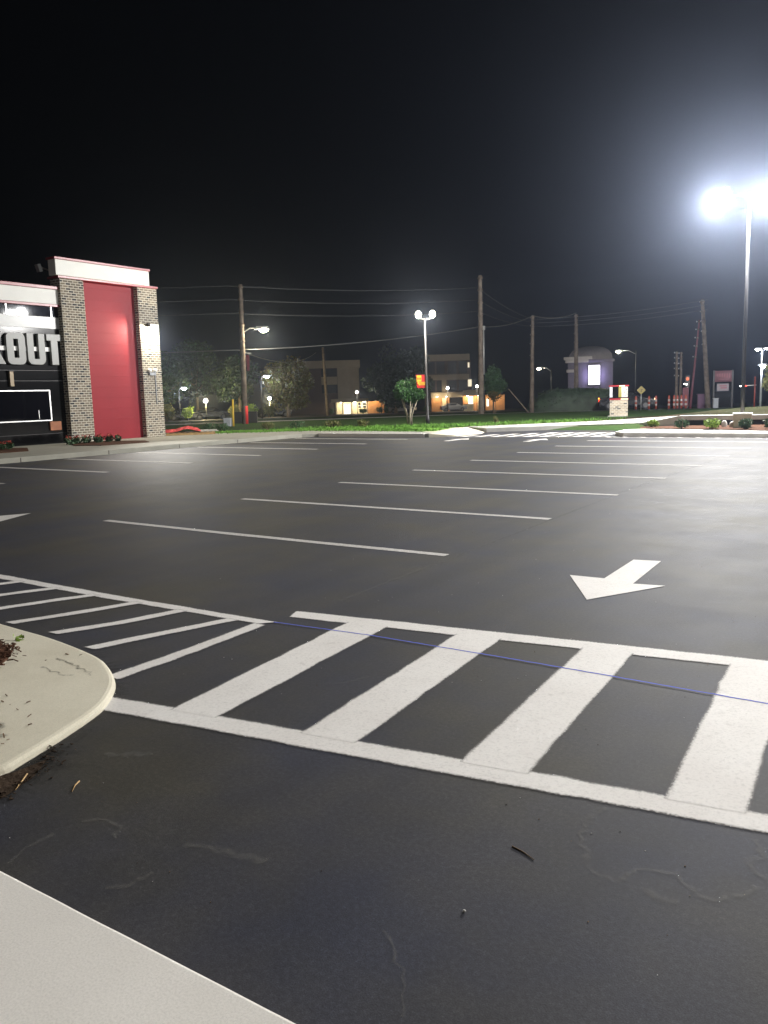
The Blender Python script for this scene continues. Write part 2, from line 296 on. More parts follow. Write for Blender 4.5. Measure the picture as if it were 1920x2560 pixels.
# ------------------------------------------------------------------ mesh builder
class MB:
    def __init__(s): s.v = []; s.f = []; s.mi = []; s.smooth = []; s.mats = []; s.uv = []
    def _m(s, m):
        m = M[m] if isinstance(m, str) else m
        if m not in s.mats: s.mats.append(m)
        return s.mats.index(m)
    def face(s, idx, m, smooth=False, uv=None):
        s.f.append(tuple(idx)); s.mi.append(s._m(m)); s.smooth.append(smooth); s.uv.append(uv)
    def poly(s, pts, m, uv=None):
        b = len(s.v); s.v += [tuple(p) for p in pts]; s.face(range(b, b + len(pts)), m, False, uv)
    def box(s, c, d, m, rot=None, top=None):
        """centre c, full size d, optional Matrix rot, optional (sx, sy) taper of the top"""
        b = len(s.v); hx, hy, hz = d[0] / 2, d[1] / 2, d[2] / 2
        tx, ty = top or (1, 1)
        P = [(-hx, -hy, -hz), (hx, -hy, -hz), (hx, hy, -hz), (-hx, hy, -hz), (-hx * tx, -hy * ty, hz), (hx * tx, -hy * ty, hz), (hx * tx, hy * ty, hz), (-hx * tx, hy * ty, hz)]
        for p in P:
            q = Vector(p)
            if rot is not None: q = rot @ q
            s.v.append((q.x + c[0], q.y + c[1], q.z + c[2]))
        for f in ((0, 3, 2, 1), (4, 5, 6, 7), (0, 1, 5, 4), (1, 2, 6, 5), (2, 3, 7, 6), (3, 0, 4, 7)):
            s.face([b + i for i in f], m)
        return s
    def bb(s, x0, x1, y0, y1, z0, z1, m): return s.box(((x0 + x1) / 2, (y0 + y1) / 2, (z0 + z1) / 2), (x1 - x0, y1 - y0, z1 - z0), m)
    def prism(s, poly, z0, z1, m, mtop=None):
        """extrude an xy polygon; z may be functions"""
        b = len(s.v); n = len(poly)
        fa = z0 if callable(z0) else (lambda x, y: z0); fb = z1 if callable(z1) else (lambda x, y: z1)
        a = sum(poly[i][0] * poly[(i + 1) % n][1] - poly[(i + 1) % n][0] * poly[i][1] for i in range(n))
        if a < 0: poly = poly[::-1]
        s.v += [(x, y, fa(x, y)) for x, y in poly] + [(x, y, fb(x, y)) for x, y in poly]
        s.face([b + i for i in range(n)][::-1], m); s.face([b + n + i for i in range(n)], mtop or m)
        for i in range(n):
            j = (i + 1) % n; s.face([b + i, b + j, b + n + j, b + n + i], m)
        return s
    def yzprism(s, poly, x0, x1, m):
        """extrude a (y, z) outline from x0 (back) to x1 (front)"""
        b = len(s.v); n = len(poly)
        a = sum(poly[i][0] * poly[(i + 1) % n][1] - poly[(i + 1) % n][0] * poly[i][1] for i in range(n))
        if a < 0: poly = poly[::-1]
        s.v += [(x0, y, z) for y, z in poly] + [(x1, y, z) for y, z in poly]
        s.face([b + i for i in range(n)][::-1], m); s.face([b + n + i for i in range(n)], m)
        for i in range(n):
            j = (i + 1) % n; s.face([b + i, b + j, b + n + j, b + n + i], m)
        return s
    def tube(s, pts, rad, m, seg=8, caps=True, smooth=True):
        pts = [Vector(p) for p in pts]; n = len(pts); b = len(s.v)
        if not isinstance(rad, (list, tuple)): rad = [rad] * n
        for i, p in enumerate(pts):
            d = (pts[min(i + 1, n - 1)] - pts[max(i - 1, 0)]).normalized()
            u = d.cross(Vector((0, 0, 1)) if abs(d.z) < 0.9 else Vector((1, 0, 0))).normalized(); w = d.cross(u)
            for k in range(seg):
                a = 2 * math.pi * k / seg; q = p + (u * math.cos(a) + w * math.sin(a)) * rad[i]; s.v.append(tuple(q))
        for i in range(n - 1):
            for k in range(seg):
                k2 = (k + 1) % seg; s.face([b + i * seg + k, b + (i + 1) * seg + k, b + (i + 1) * seg + k2, b + i * seg + k2], m, smooth)
        if caps:
            s.face([b + k for k in range(seg)], m); s.face([b + (n - 1) * seg + k for k in range(seg)][::-1], m)
        return s
    def lathe(s, c, prof, m, seg=16):
        b = len(s.v); n = len(prof)
        for r, z in prof:
            for k in range(seg):
                a = 2 * math.pi * k / seg; s.v.append((c[0] + r * math.cos(a), c[1] + r * math.sin(a), c[2] + z))
        for i in range(n - 1):
            for k in range(seg):
                k2 = (k + 1) % seg; s.face([b + i * seg + k, b + i * seg + k2, b + (i + 1) * seg + k2, b + (i + 1) * seg + k], m, True)
        s.face([b + k for k in range(seg)][::-1], m); s.face([b + (n - 1) * seg + k for k in range(seg)], m)
        return s
    def ball(s, c, r, m, seg=12, rings=8):
        rr = r if isinstance(r, (list, tuple)) else (r, r, r); b = len(s.v)
        for i in range(rings + 1):
            t = math.pi * (0.02 + 0.96 * i / rings)
            for k in range(seg):
                a = 2 * math.pi * k / seg
                s.v.append((c[0] + rr[0] * math.sin(t) * math.cos(a), c[1] + rr[1] * math.sin(t) * math.sin(a), c[2] + rr[2] * math.cos(t)))
        for i in range(rings):
            for k in range(seg):
                k2 = (k + 1) % seg; s.face([b + i * seg + k, b + (i + 1) * seg + k, b + (i + 1) * seg + k2, b + i * seg + k2], m, True)
        s.face([b + k for k in range(seg)], m); s.face([b + rings * seg + k for k in range(seg)][::-1], m)
        return s
    def leaves(s, c, rad, n, size, m, rng, shell=0.45, m2=None, f2=0.0):
        """folded leaf sprays spread through an ellipsoid, denser near its shell"""
        for _ in range(n):
            while True:
                d = Vector((rng.uniform(-1, 1), rng.uniform(-1, 1), rng.uniform(-1, 1)))
                if 0.05 < d.length < 1: break
            d.normalize(); q = shell + (1 - shell) * rng.random() ** 0.6
            p = Vector((c[0] + d.x * rad[0] * q, c[1] + d.y * rad[1] * q, c[2] + d.z * rad[2] * q))
            a = Vector((rng.gauss(0, 1), rng.gauss(0, 1), rng.gauss(0, 0.7))).normalized(); bq = a.cross(Vector((rng.gauss(0, 1), rng.gauss(0, 1), rng.gauss(0, 1)))).normalized()
            L = size * rng.uniform(0.6, 1.35); w = L * rng.uniform(0.35, 0.55)
            mm = m2 if (m2 and rng.random() < f2) else m
            t = p + a * L; mid = p + a * L * 0.5; nrm = a.cross(bq) * w * 0.3
            b0 = len(s.v); s.v += [tuple(p), tuple(mid + bq * w + nrm), tuple(t), tuple(mid - bq * w + nrm)]
            s.face((b0, b0 + 1, b0 + 2), mm); s.face((b0, b0 + 2, b0 + 3), mm)
        return s
    def strip(s, A, B, z, m, edge=0.02, jit=0.0, rng=R, step=0.12, caps=True, pad=0.012):
        """painted band between two edge polylines A and B (each a list of 2 xy points or more), with an inner/outer edge UV"""
        A0, A1 = Vector(A[0]), Vector(A[-1]); B0, B1 = Vector(B[0]), Vector(B[-1])
        L = max((A1 - A0).length, (B1 - B0).length); n = max(2, int(L / step))
        rows = []
        def at(poly, t):
            k = t * (len(poly) - 1); i = min(int(k), len(poly) - 2); f = k - i
            return Vector(poly[i]).lerp(Vector(poly[i + 1]), f)
        for i in range(n + 1):
            t = i / n; a = at(A, t); bq = at(B, t); w = (bq - a); wl = max(w.length, 1e-4); wd = w / wl
            a = a + wd * rng.gauss(0, jit); bq = bq + wd * rng.gauss(0, jit)
            e = min(edge, wl * 0.45)
            rows.append((a - wd * pad, a + wd * e, bq - wd * e, bq + wd * pad, t))
        # add close rows near the ends so that the end edges feather as well
        if caps:
            e0 = min(edge / max(L, 1e-4), 0.3)
            rows = [r for r in rows if e0 < r[4] < 1 - e0 or r[4] in (0.0, 1.0)]
            def lerp(r0, r1, t): 
                f = (t - r0[4]) / (r1[4] - r0[4]); return tuple(r0[k].lerp(r1[k], f) for k in range(4)) + (t,)
            rows.insert(1, lerp(rows[0], rows[1], e0)); rows.insert(len(rows) - 1, lerp(rows[-2], rows[-1], 1 - e0))
        b = len(s.v)
        for r in rows: s.v += [(p.x, p.y, z) for p in r[:4]]
        nr = len(rows)
        def u(i, k):
            w_ = 0.0 if k in (0, 3) else edge
            if caps and i in (0, nr - 1): w_ = 0.0
            return (w_, 0.0)
        for i in range(nr - 1):
            for k in range(3):
                ids = [(i, k), (i, k + 1), (i + 1, k + 1), (i + 1, k)]
                s.face([b + q[0] * 4 + q[1] for q in ids], m, False, [u(*q) for q in ids])
        return s
    def build(s, name, parent=None, bevel=0.0, uvname=None, boxuv=False, origin=None):
        me = bpy.data.meshes.new(name); v = s.v
        if origin is not None: v = [(p[0] - origin[0], p[1] - origin[1], p[2] - origin[2]) for p in v]
        me.from_pydata(v, [], s.f)
        for m_ in s.mats: me.materials.append(m_)
        me.polygons.foreach_set('material_index', s.mi); me.polygons.foreach_set('use_smooth', s.smooth)
        if any(u is not None for u in s.uv):
            L = me.uv_layers.new(name='edge')
            for p, u in zip(me.polygons, s.uv):
                for k, li in enumerate(p.loop_indices): L.data[li].uv = u[k] if u else (1.0, 1.0)
        if boxuv:
            L = me.uv_layers.new(name='wall')
            for p in me.polygons:
                nx, ny, nz = (abs(q) for q in p.normal)
                for li in p.loop_indices:
                    co = me.vertices[me.loops[li].vertex_index].co
                    L.data[li].uv = (co.y, co.z) if nx >= max(ny, nz) else ((co.x, co.z) if ny >= nz else (co.x, co.y))
        me.update()
        o = bpy.data.objects.new(name, me); COL.objects.link(o)
        if origin is not None: o.location = origin
        if parent: o.parent = parent
        if bevel:
            bv = o.modifiers.new('bevel', 'BEVEL'); bv.width = bevel; bv.segments = 2; bv.limit_method = 'ANGLE'
        return o

def tag(o, label=None, cat=None, group=None, kind=None):
    if label: o['label'] = label
    if cat: o['category'] = cat
    if group: o['group'] = group
    if kind: o['kind'] = kind
    return o
def empty(name, loc, label, cat, group=None, rz=0.0):
    o = bpy.data.objects.new(name, None); COL.objects.link(o); o.location = loc; o.rotation_euler = (0, 0, rz)
    o.empty_display_size = 0.2
    return tag(o, label, cat, group)
def light(name, parent, loc, power, col, rad=0.1, kind='POINT', aim=None, spot=None, blend=0.6):
    d = bpy.data.lights.new(name, kind); d.energy = power; d.color = col
    if kind in ('POINT', 'SPOT'): d.shadow_soft_size = rad
    if kind == 'SPOT': d.spot_size = spot; d.spot_blend = blend
    o = bpy.data.objects.new(name, d); COL.objects.link(o); o.location = loc
    if parent: o.parent = parent
    if aim is not None: o.rotation_euler = Vector(aim).to_track_quat('-Z', 'Y').to_euler()
    return o
def copy_tree(o, parent=None):
    c = o.copy(); COL.objects.link(c)
    if parent: c.parent = parent
    for ch in list(o.children): copy_tree(ch, c)
    return c
RZ = lambda a: Matrix.Rotation(a, 3, 'Z')

# ------------------------------------------------------------------ terrain
PATH = [(-75, 0), (-60, 18), (-43.5, 37.7), (-36.4, 46.4), (-29.5, 55), (-25.2, 61), (-19.5, 68.6), (-12, 75.0), (0, 83.5), (25, 100), (60, 120)]
def sdist(x, y):
    """signed distance to the street line, positive beyond it"""
    best = 1e9; sg = 1
    for (x0, y0), (x1, y1) in zip(PATH, PATH[1:]):
        dx, dy = x1 - x0, y1 - y0; l2 = dx * dx + dy * dy
        t = max(0, min(1, ((x - x0) * dx + (y - y0) * dy) / l2))
        d = math.hypot(x - x0 - t * dx, y - y0 - t * dy)
        if d < best: best = d; sg = 1 if (dx * (y - y0) - dy * (x - x0)) > 0 else -1
    return best * sg
def gbase(x, y):
    z = 0.12 - 0.018 * max(0.0, math.hypot(x, y) - 62)
    z += 0.62 * math.exp(-((x + 6.0) / 5.0) ** 2 - ((y - 39.5) / 3.6) ** 2)
    return z
def gh(x, y):
    z = gbase(x, y); s = sdist(x, y)
    if 1.2 < s < 13.8: z -= 0.16
    return z

# ------------------------------------------------------------------ ground sheets
def ground():
    mb = MB(); xs = []; ys = []
    x = -400.0
    while x <= 400: xs.append(x); x += 2.0 if -70 <= x < 20 else (8.0 if -140 <= x < 80 else 40.0)
    y = -300.0
    while y <= 500: ys.append(y); y += 1.6 if 20 <= y < 90 else (8.0 if -40 <= y < 180 else 40.0)
    nx = len(xs)
    for y in ys:
        for x in xs:
            low = y < 33.0 and x > -60
            z = gh(x, y)
            if low: z = min(z, -0.12)
            mb.v.append((x, y, z))
    for j in range(len(ys) - 1):
        for i in range(nx - 1):
            mb.face([j * nx + i, j * nx + i + 1, (j + 1) * nx + i + 1, (j + 1) * nx + i], 'grass', True)
    return tag(mb.build('ground'), kind='structure')
ground()

def sheet(name, poly, off, m, step=1.0, zf=gbase, kind='structure'):
    """polygon of ground conforming to the terrain: grid cells inside it plus an exact rim"""
    import bmesh
    bm = bmesh.new(); vs = [bm.verts.new((x, y, 0)) for x, y in poly]; f = bm.faces.new(vs)
    if f.normal.z < 0: f.normal_flip()
    xs = [p[0] for p in poly]; ys = [p[1] for p in poly]
    def cuts(lo, hi):
        k = lo + step
        while k < hi: yield k; k += step
    for k in cuts(min(xs), max(xs)): bmesh.ops.bisect_plane(bm, geom=bm.verts[:] + bm.edges[:] + bm.faces[:], plane_co=(k, 0, 0), plane_no=(1, 0, 0))
    for k in cuts(min(ys), max(ys)): bmesh.ops.bisect_plane(bm, geom=bm.verts[:] + bm.edges[:] + bm.faces[:], plane_co=(0, k, 0), plane_no=(0, 1, 0))
    bmesh.ops.triangulate(bm, faces=bm.faces[:])
    for v in bm.verts: v.co.z = zf(v.co.x, v.co.y) + off
    me = bpy.data.meshes.new(name); bm.normal_update(); bm.to_mesh(me); bm.free()
    me.materials.append(M[m]); o = bpy.data.objects.new(name, me); COL.objects.link(o)
    return tag(o, kind=kind)

def ribbon(name, line, a, b, off, m, zf=gbase, step=2.0):
    P = []
    for (x0, y0), (x1, y1) in zip(line, line[1:]):
        n = max(1, int(math.hypot(x1 - x0, y1 - y0) / step))
        for i in range(n): P.append((x0 + (x1 - x0) * i / n, y0 + (y1 - y0) * i / n))
    P.append(line[-1]); mb = MB()
    for i, (x, y) in enumerate(P):
        x0, y0 = P[max(0, i - 1)]; x1, y1 = P[min(len(P) - 1, i + 1)]; d = Vector((x1 - x0, y1 - y0)).normalized(); nn = Vector((-d.y, d.x))
        for o in (a, (a + b) / 2, b):
            px, py = x + nn.x * o, y + nn.y * o; mb.v.append((px, py, zf(px, py) + off))
    for i in range(len(P) - 1):
        for k in range(2): mb.face([i * 3 + k, (i + 1) * 3 + k, (i + 1) * 3 + k + 1, i * 3 + k + 1], m)
    return tag(mb.build(name), kind='structure')
ribbon('street', PATH, 1.3, 13.7, -0.1, 'asphalt')
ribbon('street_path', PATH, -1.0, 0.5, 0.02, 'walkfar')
ribbon('far_parking_lot', PATH, 22, 95, 0.03, 'asphalt', step=6)

# parking lot: asphalt slab with the driveway out to the street side
LOT = [(-22.85, -40), (60, -40), (60, 28.4), (-9.3, 28.75), (-10.2, 31.0), (-10.6, 32.6), (-13.0, 35.2), (-16.4, 32.2), (-16.2, 30.6), (-16.6, 27.72), (-22.35, 27.68), (-22.85, 26.5)]
lot = sheet('parking_lot', LOT, 0.0, 'asphalt', step=6, zf=lambda x, y: 0.0)

def lotpart(mb, name, label=None):
    o = mb.build(name, lot)
    if label: o['label'] = label
    return o
# stall lines
WL = 0.072
for i in range(8):
    y = 7.301 + 2.743 * i; bow = 0.03 if i == 0 else 0.0; WL = 0.066 + 0.006 * i
    x0 = -9.82 + (0.0 if i else -0.12)
    lotpart(MB().strip([(x0, y - WL + bow * 2), (-7.5, y - WL), (-4.21, y - WL)], [(x0, y + WL + bow * 2), (-7.5, y + WL), (-4.21, y + WL)], 0.004, 'paint', jit=0.004, step=0.5, edge=0.012, pad=0.004), 'stall_line')
for i in range(-5, 6):
    y = 12.688 + 2.743 * i; x0 = -22.5 + (0.5 if i < 1 else 0)
    lotpart(MB().strip([(-22.55, y - 0.105), (-16.91, y - 0.105)], [(-22.55, y + 0.105), (-16.91, y + 0.105)], 0.004, 'paint', jit=0.004, step=0.5, edge=0.012, pad=0.004), 'stall_line')
for i in range(0, 8):
    y = 7.301 + 2.743 * i
    lotpart(MB().strip([(3.6, y - WL), (9.2, y - WL)], [(3.6, y + WL), (9.2, y + WL)], 0.004, 'paint', jit=0.004, step=0.5, edge=0.012, pad=0.004), 'stall_line')
# near crosswalk (ladder)
XT = lambda x: 4.63 + (x + 4.13) * 0.1465; XTu = lambda x: 4.80 + (x + 4.16) * 0.147
XB = lambda x: 2.80 + (x + 3.98) * 0.148; XBl = lambda x: 2.645 + (x + 3.83) * 0.156
lotpart(MB().strip([(-4.10, XT(-4.10)), (3.0, XT(3.0))], [(-4.17, XTu(-4.17)), (3.0, XTu(3.0))], 0.004, 'paint', jit=0.003), 'crosswalk_edge_line')
lotpart(MB().strip([(-3.86, XBl(-3.86)), (3.0, XBl(3.0))], [(-3.90, XB(-3.90)), (3.0, XB(3.0))], 0.004, 'paint', jit=0.003), 'crosswalk_edge_line')
TL = [-3.60, -2.74, -1.865, -0.985]; TR = [-3.275, -2.42, -1.55, -0.66]; BL = [-3.41, -2.585, -1.74, -0.855]; BR = [-3.115, -2.28, -1.43, -0.555]
for i in range(8):
    tl, tr, bl, br = (TL[i], TR[i], BL[i], BR[i]) if i < 4 else (TL[3] + .88 * (i - 3), TR[3] + .88 * (i - 3), BL[3] + .88 * (i - 3), BR[3] + .88 * (i - 3))
    lotpart(MB().strip([(bl, XB(bl) - 0.03), (tl, XT(tl) + 0.03)], [(br, XB(br) - 0.03), (tr, XT(tr) + 0.03)], 0.0048, 'paint', edge=0.03, jit=0.003, step=0.12, caps=False), 'crosswalk_stripe')
# hatched wedge beside the island
lotpart(MB().strip([(-12.0, 4.36), (-7.78, 4.335), (-5.9, 4.325), (-4.17, 4.375)], [(-12.0, 4.48), (-7.78, 4.455), (-5.9, 4.44), (-4.08, 4.475)], 0.004, 'paint', jit=0.003), 'hatch_line')
H = [((-4.14, 3.02), (-4.13, 3.61), (-4.16, 4.38)), ((-4.80, 3.33), (-4.62, 3.88), (-4.44, 4.38)), ((-5.37, 3.43), (-5.16, 3.85), (-5.00, 4.38)), ((-5.93, 3.43), (-5.76, 3.8), (-5.54, 4.38)),
     ((-6.50, 3.5), (-6.32, 3.95), (-6.12, 4.38)), ((-7.05, 3.55), (-6.88, 3.98), (-6.68, 4.38)), ((-7.6, 3.6), (-7.42, 4.0), (-7.26, 4.38)), ((-8.15, 3.6), (-7.98, 4.0), (-7.82, 4.38)), ((-8.7, 3.6), (-8.53, 4.0), (-8.37, 4.38))]
for h in H:
    lotpart(MB().strip([(x - 0.055, y) for x, y in h], [(x + 0.06, y) for x, y in h], 0.0048, 'paint', jit=0.004), 'hatch_line')
# direction arrows
def arrow(pts, label):
    mb = MB(); c = Vector((sum(p[0] for p in pts) / len(pts), sum(p[1] for p in pts) / len(pts)))
    mb.poly([(x, y, 0.004) for x, y in pts], 'paint', [(1, 1)] * len(pts))
    o = lotpart(mb, 'direction_arrow', label)
    return o
def arrow_at(x, y, sc, up, label):
    P = [(-0.13, 0.95), (-0.13, 0.0), (-0.42, 0.02), (0.0, -0.78), (0.42, 0.02), (0.13, 0.0), (0.13, 0.95)]
    arrow([(x + px * sc, y + (-py if up else py) * sc) for px, py in P][::(1 if not up else -1)], label)
arrow([(-2.45, 7.92), (-2.425, 7.0), (-2.745, 6.99), (-2.29, 6.20), (-1.875, 6.96), (-2.14, 6.915), (-2.195, 7.965)], 'large white arrow pointing towards the near crosswalk')
arrow_at(-11.77, 6.57, 1.0, True, 'white arrow pointing up the lane beside the hatched wedge')
arrow_at(-11.68, 26.65, 1.0, True, 'far white arrow in front of the far crosswalk')
arrow_at(-14.75, 26.55, 1.0, True, 'far white arrow near the far kerb')
# far crosswalk and hatching by the right-hand island
FB = lambda x: 28.2 + (x + 16) * 0.105
lotpart(MB().strip([(-16.2, FB(-16.2) - 0.06), (-9.6, FB(-9.6) - 0.06)], [(-16.2, FB(-16.2) + 0.06), (-9.6, FB(-9.6) + 0.06)], 0.004, 'paint'), 'crosswalk_edge_line')
lotpart(MB().strip([(-13.4, 31.42), (-10.6, 31.62)], [(-13.4, 31.55), (-10.6, 31.75)], 0.004, 'paint'), 'crosswalk_edge_line')
for i in range(9):
    x = -15.7 + 0.64 * i; yt = min(29.5 + (x + 15.7) * 0.75, 31.5)
    lotpart(MB().strip([(x, FB(x)), (x, yt)], [(x + 0.3, FB(x)), (x + 0.3, yt + 0.1)], 0.0048, 'paint'), 'crosswalk_stripe')
lotpart(MB().strip([(-9.6, 28.42), (14, 27.9)], [(-9.6, 28.52), (14, 28.0)], 0.004, 'paint', step=0.5), 'hatch_line')
for i in range(16):
    x = -10.0 + 0.62 * i; y0 = 28.44 - (x + 9.6) * 0.022
    lotpart(MB().strip([(x + 0.2, y0), (x - 0.1, y0 + 0.45)], [(x + 0.38, y0), (x + 0.08, y0 + 0.45)], 0.0048, 'paint'), 'hatch_line')
# chalk snap line, stains, dark edges
def wander(pts, w, m, name, z=0.0035, jit=0.006):
    mb = MB(); A = []; B = []; P = []
    for (a, b) in zip(pts, pts[1:]):
        n = max(2, int(math.hypot(b[0] - a[0], b[1] - a[1]) / 0.03))
        for i in range(n): P.append((a[0] + (b[0] - a[0]) * i / n, a[1] + (b[1] - a[1]) * i / n))
    P.append(pts[-1])
    for i, p in enumerate(P):
        q0 = P[max(0, i - 1)]; q1 = P[min(len(P) - 1, i + 1)]; d = Vector((q1[0] - q0[0], q1[1] - q0[1])).normalized()
        ww = w * (R.uniform(0.7, 2.0) if 'stain' in m else R.uniform(.85, 1.1)); jx = R.gauss(0, jit)
        A.append((p[0] - d.y * (ww + jx), p[1] + d.x * (ww + jx))); B.append((p[0] + d.y * (ww - jx), p[1] - d.x * (ww - jx)))
    b = len(mb.v)
    for a_, b_ in zip(A, B):
        c_ = ((a_[0] + b_[0]) / 2, (a_[1] + b_[1]) / 2); mb.v += [(*a_, z), (*c_, z), (*b_, z)]
    for i in range(len(A) - 1):
        for k in range(2):
            ids = [(i, k), (i, k + 1), (i + 1, k + 1), (i + 1, k)]
            mb.face([b + q[0] * 3 + q[1] for q in ids][::-1], m, False, [(0.03 if q[1] == 1 else 0.0, 0) for q in ids][::-1])
    return lotpart(mb, name)
wander([(-4.1, 4.46), (-3.26, 4.535), (-2.17, 4.55), (-1.53, 4.55), (-0.68, 4.54), (2, 4.53)], 0.006, 'chalk', 'chalk_line', z=0.0062, jit=0.0012)
wander([(-1.03, 3.04), (-1.06, 2.92), (-1.05, 2.8), (-1.02, 2.73), (-0.99, 2.69), (-0.95, 2.6), (-0.9, 2.58), (-0.83, 2.57), (-0.81, 2.63), (-0.8, 2.67), (-0.74, 2.71), (-0.68, 2.71), (-0.61, 2.66), (-0.53, 2.64), (-0.49, 2.68), (-0.44, 2.75), (-0.44, 2.79)], 0.016, 'stain_pale', 'dust_stain')
wander([(-0.49, 3.1), (-0.44, 2.99), (-0.48, 2.94), (-0.45, 2.87), (-0.4, 2.84), (-0.3, 2.8)], 0.018, 'stain_pale', 'dust_stain')
wander([(-0.75, 2.58), (-0.7, 2.55), (-0.63, 2.56)], 0.02, 'stain_pale', 'dust_stain')
wander([(-2.76, 1.51), (-2.8, 1.6), (-2.8, 1.73)], 0.014, 'stain_pale', 'dust_stain')
wander([(-2.32, 1.6), (-2.26, 1.66), (-2.27, 1.71), (-2.26, 1.76)], 0.014, 'stain_pale', 'dust_stain')
wander([(-2.8, 1.85), (-2.72, 1.91), (-2.62, 1.9), (-2.56, 1.84)], 0.012, 'stain_pale', 'dust_stain')
wander([(-2.3, 1.95), (-2.1, 2.0), (-1.95, 2.02)], 0.025, 'stain_pale', 'dust_stain')
wander([(-1.37, 1.93), (-1.28, 1.86), (-1.18, 1.76), (-1.12, 1.66)], 0.006, 'stain_pale', 'dust_stain')
wander([(-3.25, 2.3), (-3.15, 2.35), (-3.05, 2.42)], 0.03, 'stain_pale', 'dust_stain')
wander([(-4.05, 5.2), (-4.1, 6.5), (-4.15, 8.9), (-4.3, 14), (-4.3, 20)], 0.02, 'stain_pale', 'dust_stain')
wander([(-2.9, 3.6), (-2.8, 3.75), (-2.75, 3.85)], 0.008, 'stain_pale', 'dust_stain')
wander([(-4.75, 3.2), (-4.35, 3.1), (-4.02, 2.9), (-3.85, 2.66), (-3.68, 2.32), (-3.5, 2.0), (-3.36, 1.75)], 0.11, 'stain_dark', 'dark_stain', z=0.003)  # dark bands along the foot of the island edge
wander([(-3.52, 2.2), (-3.42, 2.0), (-3.4, 1.8), (-3.36, 1.6)], 0.16, 'stain_dark', 'dark_stain', z=0.0028)

# ------------------------------------------------------------------ concrete: island nose, near walk, far walk and kerbs
def raised(name, poly, z0, z1, m, bevel=0.03, kind='structure', seg=3, uvbox=False):
    mb = MB(); mb.prism(poly, z0, z1, m); o = mb.build(name)
    if bevel:
        bv = o.modifiers.new('bevel', 'BEVEL'); bv.width = bevel; bv.segments = seg; bv.limit_method = 'ANGLE'; bv.angle_limit = math.radians(50)
        for p in o.data.polygons: p.use_smooth = False
    return tag(o, kind=kind)
def smoothpoly(pts, n=4):
    out = []
    N = len(pts)
    for i in range(N - 1):
        p0 = pts[max(0, i - 1)]; p1 = pts[i]; p2 = pts[i + 1]; p3 = pts[min(N - 1, i + 2)]
        for k in range(n):
            t = k / n
            out.append(tuple(0.5 * (2 * p1[c] + (p2[c] - p0[c]) * t + (2 * p0[c] - 5 * p1[c] + 4 * p2[c] - p3[c]) * t * t + (3 * p1[c] - p0[c] - 3 * p2[c] + p3[c]) * t ** 3) for c in (0, 1)))
    out.append(pts[-1]); return out
nose = smoothpoly([(-12, 3.75), (-8, 3.5), (-5.87, 3.34), (-5.16, 3.30), (-4.56, 3.21), (-4.30, 3.12), (-4.02, 2.96), (-3.83, 2.78), (-3.71, 2.61), (-3.60, 2.34), (-3.50, 2.04), (-3.47, 1.88), (-3.58, 1.66), (-3.9, 1.5), (-4.6, 1.4), (-6, 1.35), (-12, 1.3)])
raised('kerb_island', nose + [(-12.2, 1.4), (-12.2, 3.7)], -0.05, 0.04, 'concrete', bevel=0.035)
mul = smoothpoly([(-12, 3.05), (-7, 3.0), (-5.5, 2.99), (-5.32, 3.0), (-5.14, 2.96), (-5.02, 2.89), (-4.93, 2.8), (-4.84, 2.62), (-4.88, 2.42), (-5.15, 2.25), (-7, 2.1), (-12, 2.0)])
tag(MB().prism(mul, 0.01, 0.055, 'mulch').build('mulch_bed'), kind='structure')
# mulch chips give the bed and the wedge of dirt a broken edge
def chips(name, pts, n, spread, z, m, size=0.03, parent=None):
    mb = MB()
    for _ in range(n):
        x, y = pts[R.randrange(len(pts))]; x += R.gauss(0, spread); y += R.gauss(0, spread)
        a = R.uniform(0, 6.28); L = size * R.uniform(0.4, 1.5); w = L * R.uniform(0.2, 0.5); rt = Matrix.Rotation(a, 3, 'Z') @ Matrix.Rotation(R.gauss(0, 0.4), 3, 'Y')
        mb.box((x, y, z + R.uniform(0, 0.012)), (L, w, w * 0.5), m, rt)
    return tag(mb.build(name), kind='stuff')
chips('mulch_chips', [p for p in mul if p[0] > -6.2], 150, 0.03, 0.053, 'mulch', 0.028)
dw = [(-3.36, 2.0), (-3.42, 2.12), (-3.5, 2.2), (-3.36, 2.05), (-3.30, 1.92), (-3.28, 1.8), (-3.27, 1.6), (-3.3, 1.5), (-3.45, 1.48), (-3.6, 1.46), (-4, 1.44)]
tag(sheet('dirt_wedge', [(-3.44, 2.12), (-3.33, 1.98), (-3.27, 1.82), (-3.22, 1.6), (-3.2, 1.4), (-5, 1.38), (-5, 1.6), (-3.6, 1.75), (-3.45, 1.95)], 0.0055, 'dirt', step=3, zf=lambda x, y: 0.0), kind='structure')
chips('dirt_crumbs', dw, 170, 0.035, 0.004, 'dirt', 0.014)
chips('island_litter', [(-4.3, 2.45), (-4.1, 2.35), (-3.9, 2.2), (-4.6, 3.05), (-3.75, 2.05), (-3.8, 1.9), (-4.4, 2.25)], 30, 0.1, 0.041, 'twig', 0.018)
raised('near_walk', [(-30, 1.0)] + [(-4 + .07 * k, 1.343 + .0125 * (-1.4 + .07 * k) + R.gauss(0, .0005)) for k in range(86)] + [(30, 1.74), (30, -8), (-30, -8)], -0.05, 0.15, 'walk', bevel=0.012, seg=2)

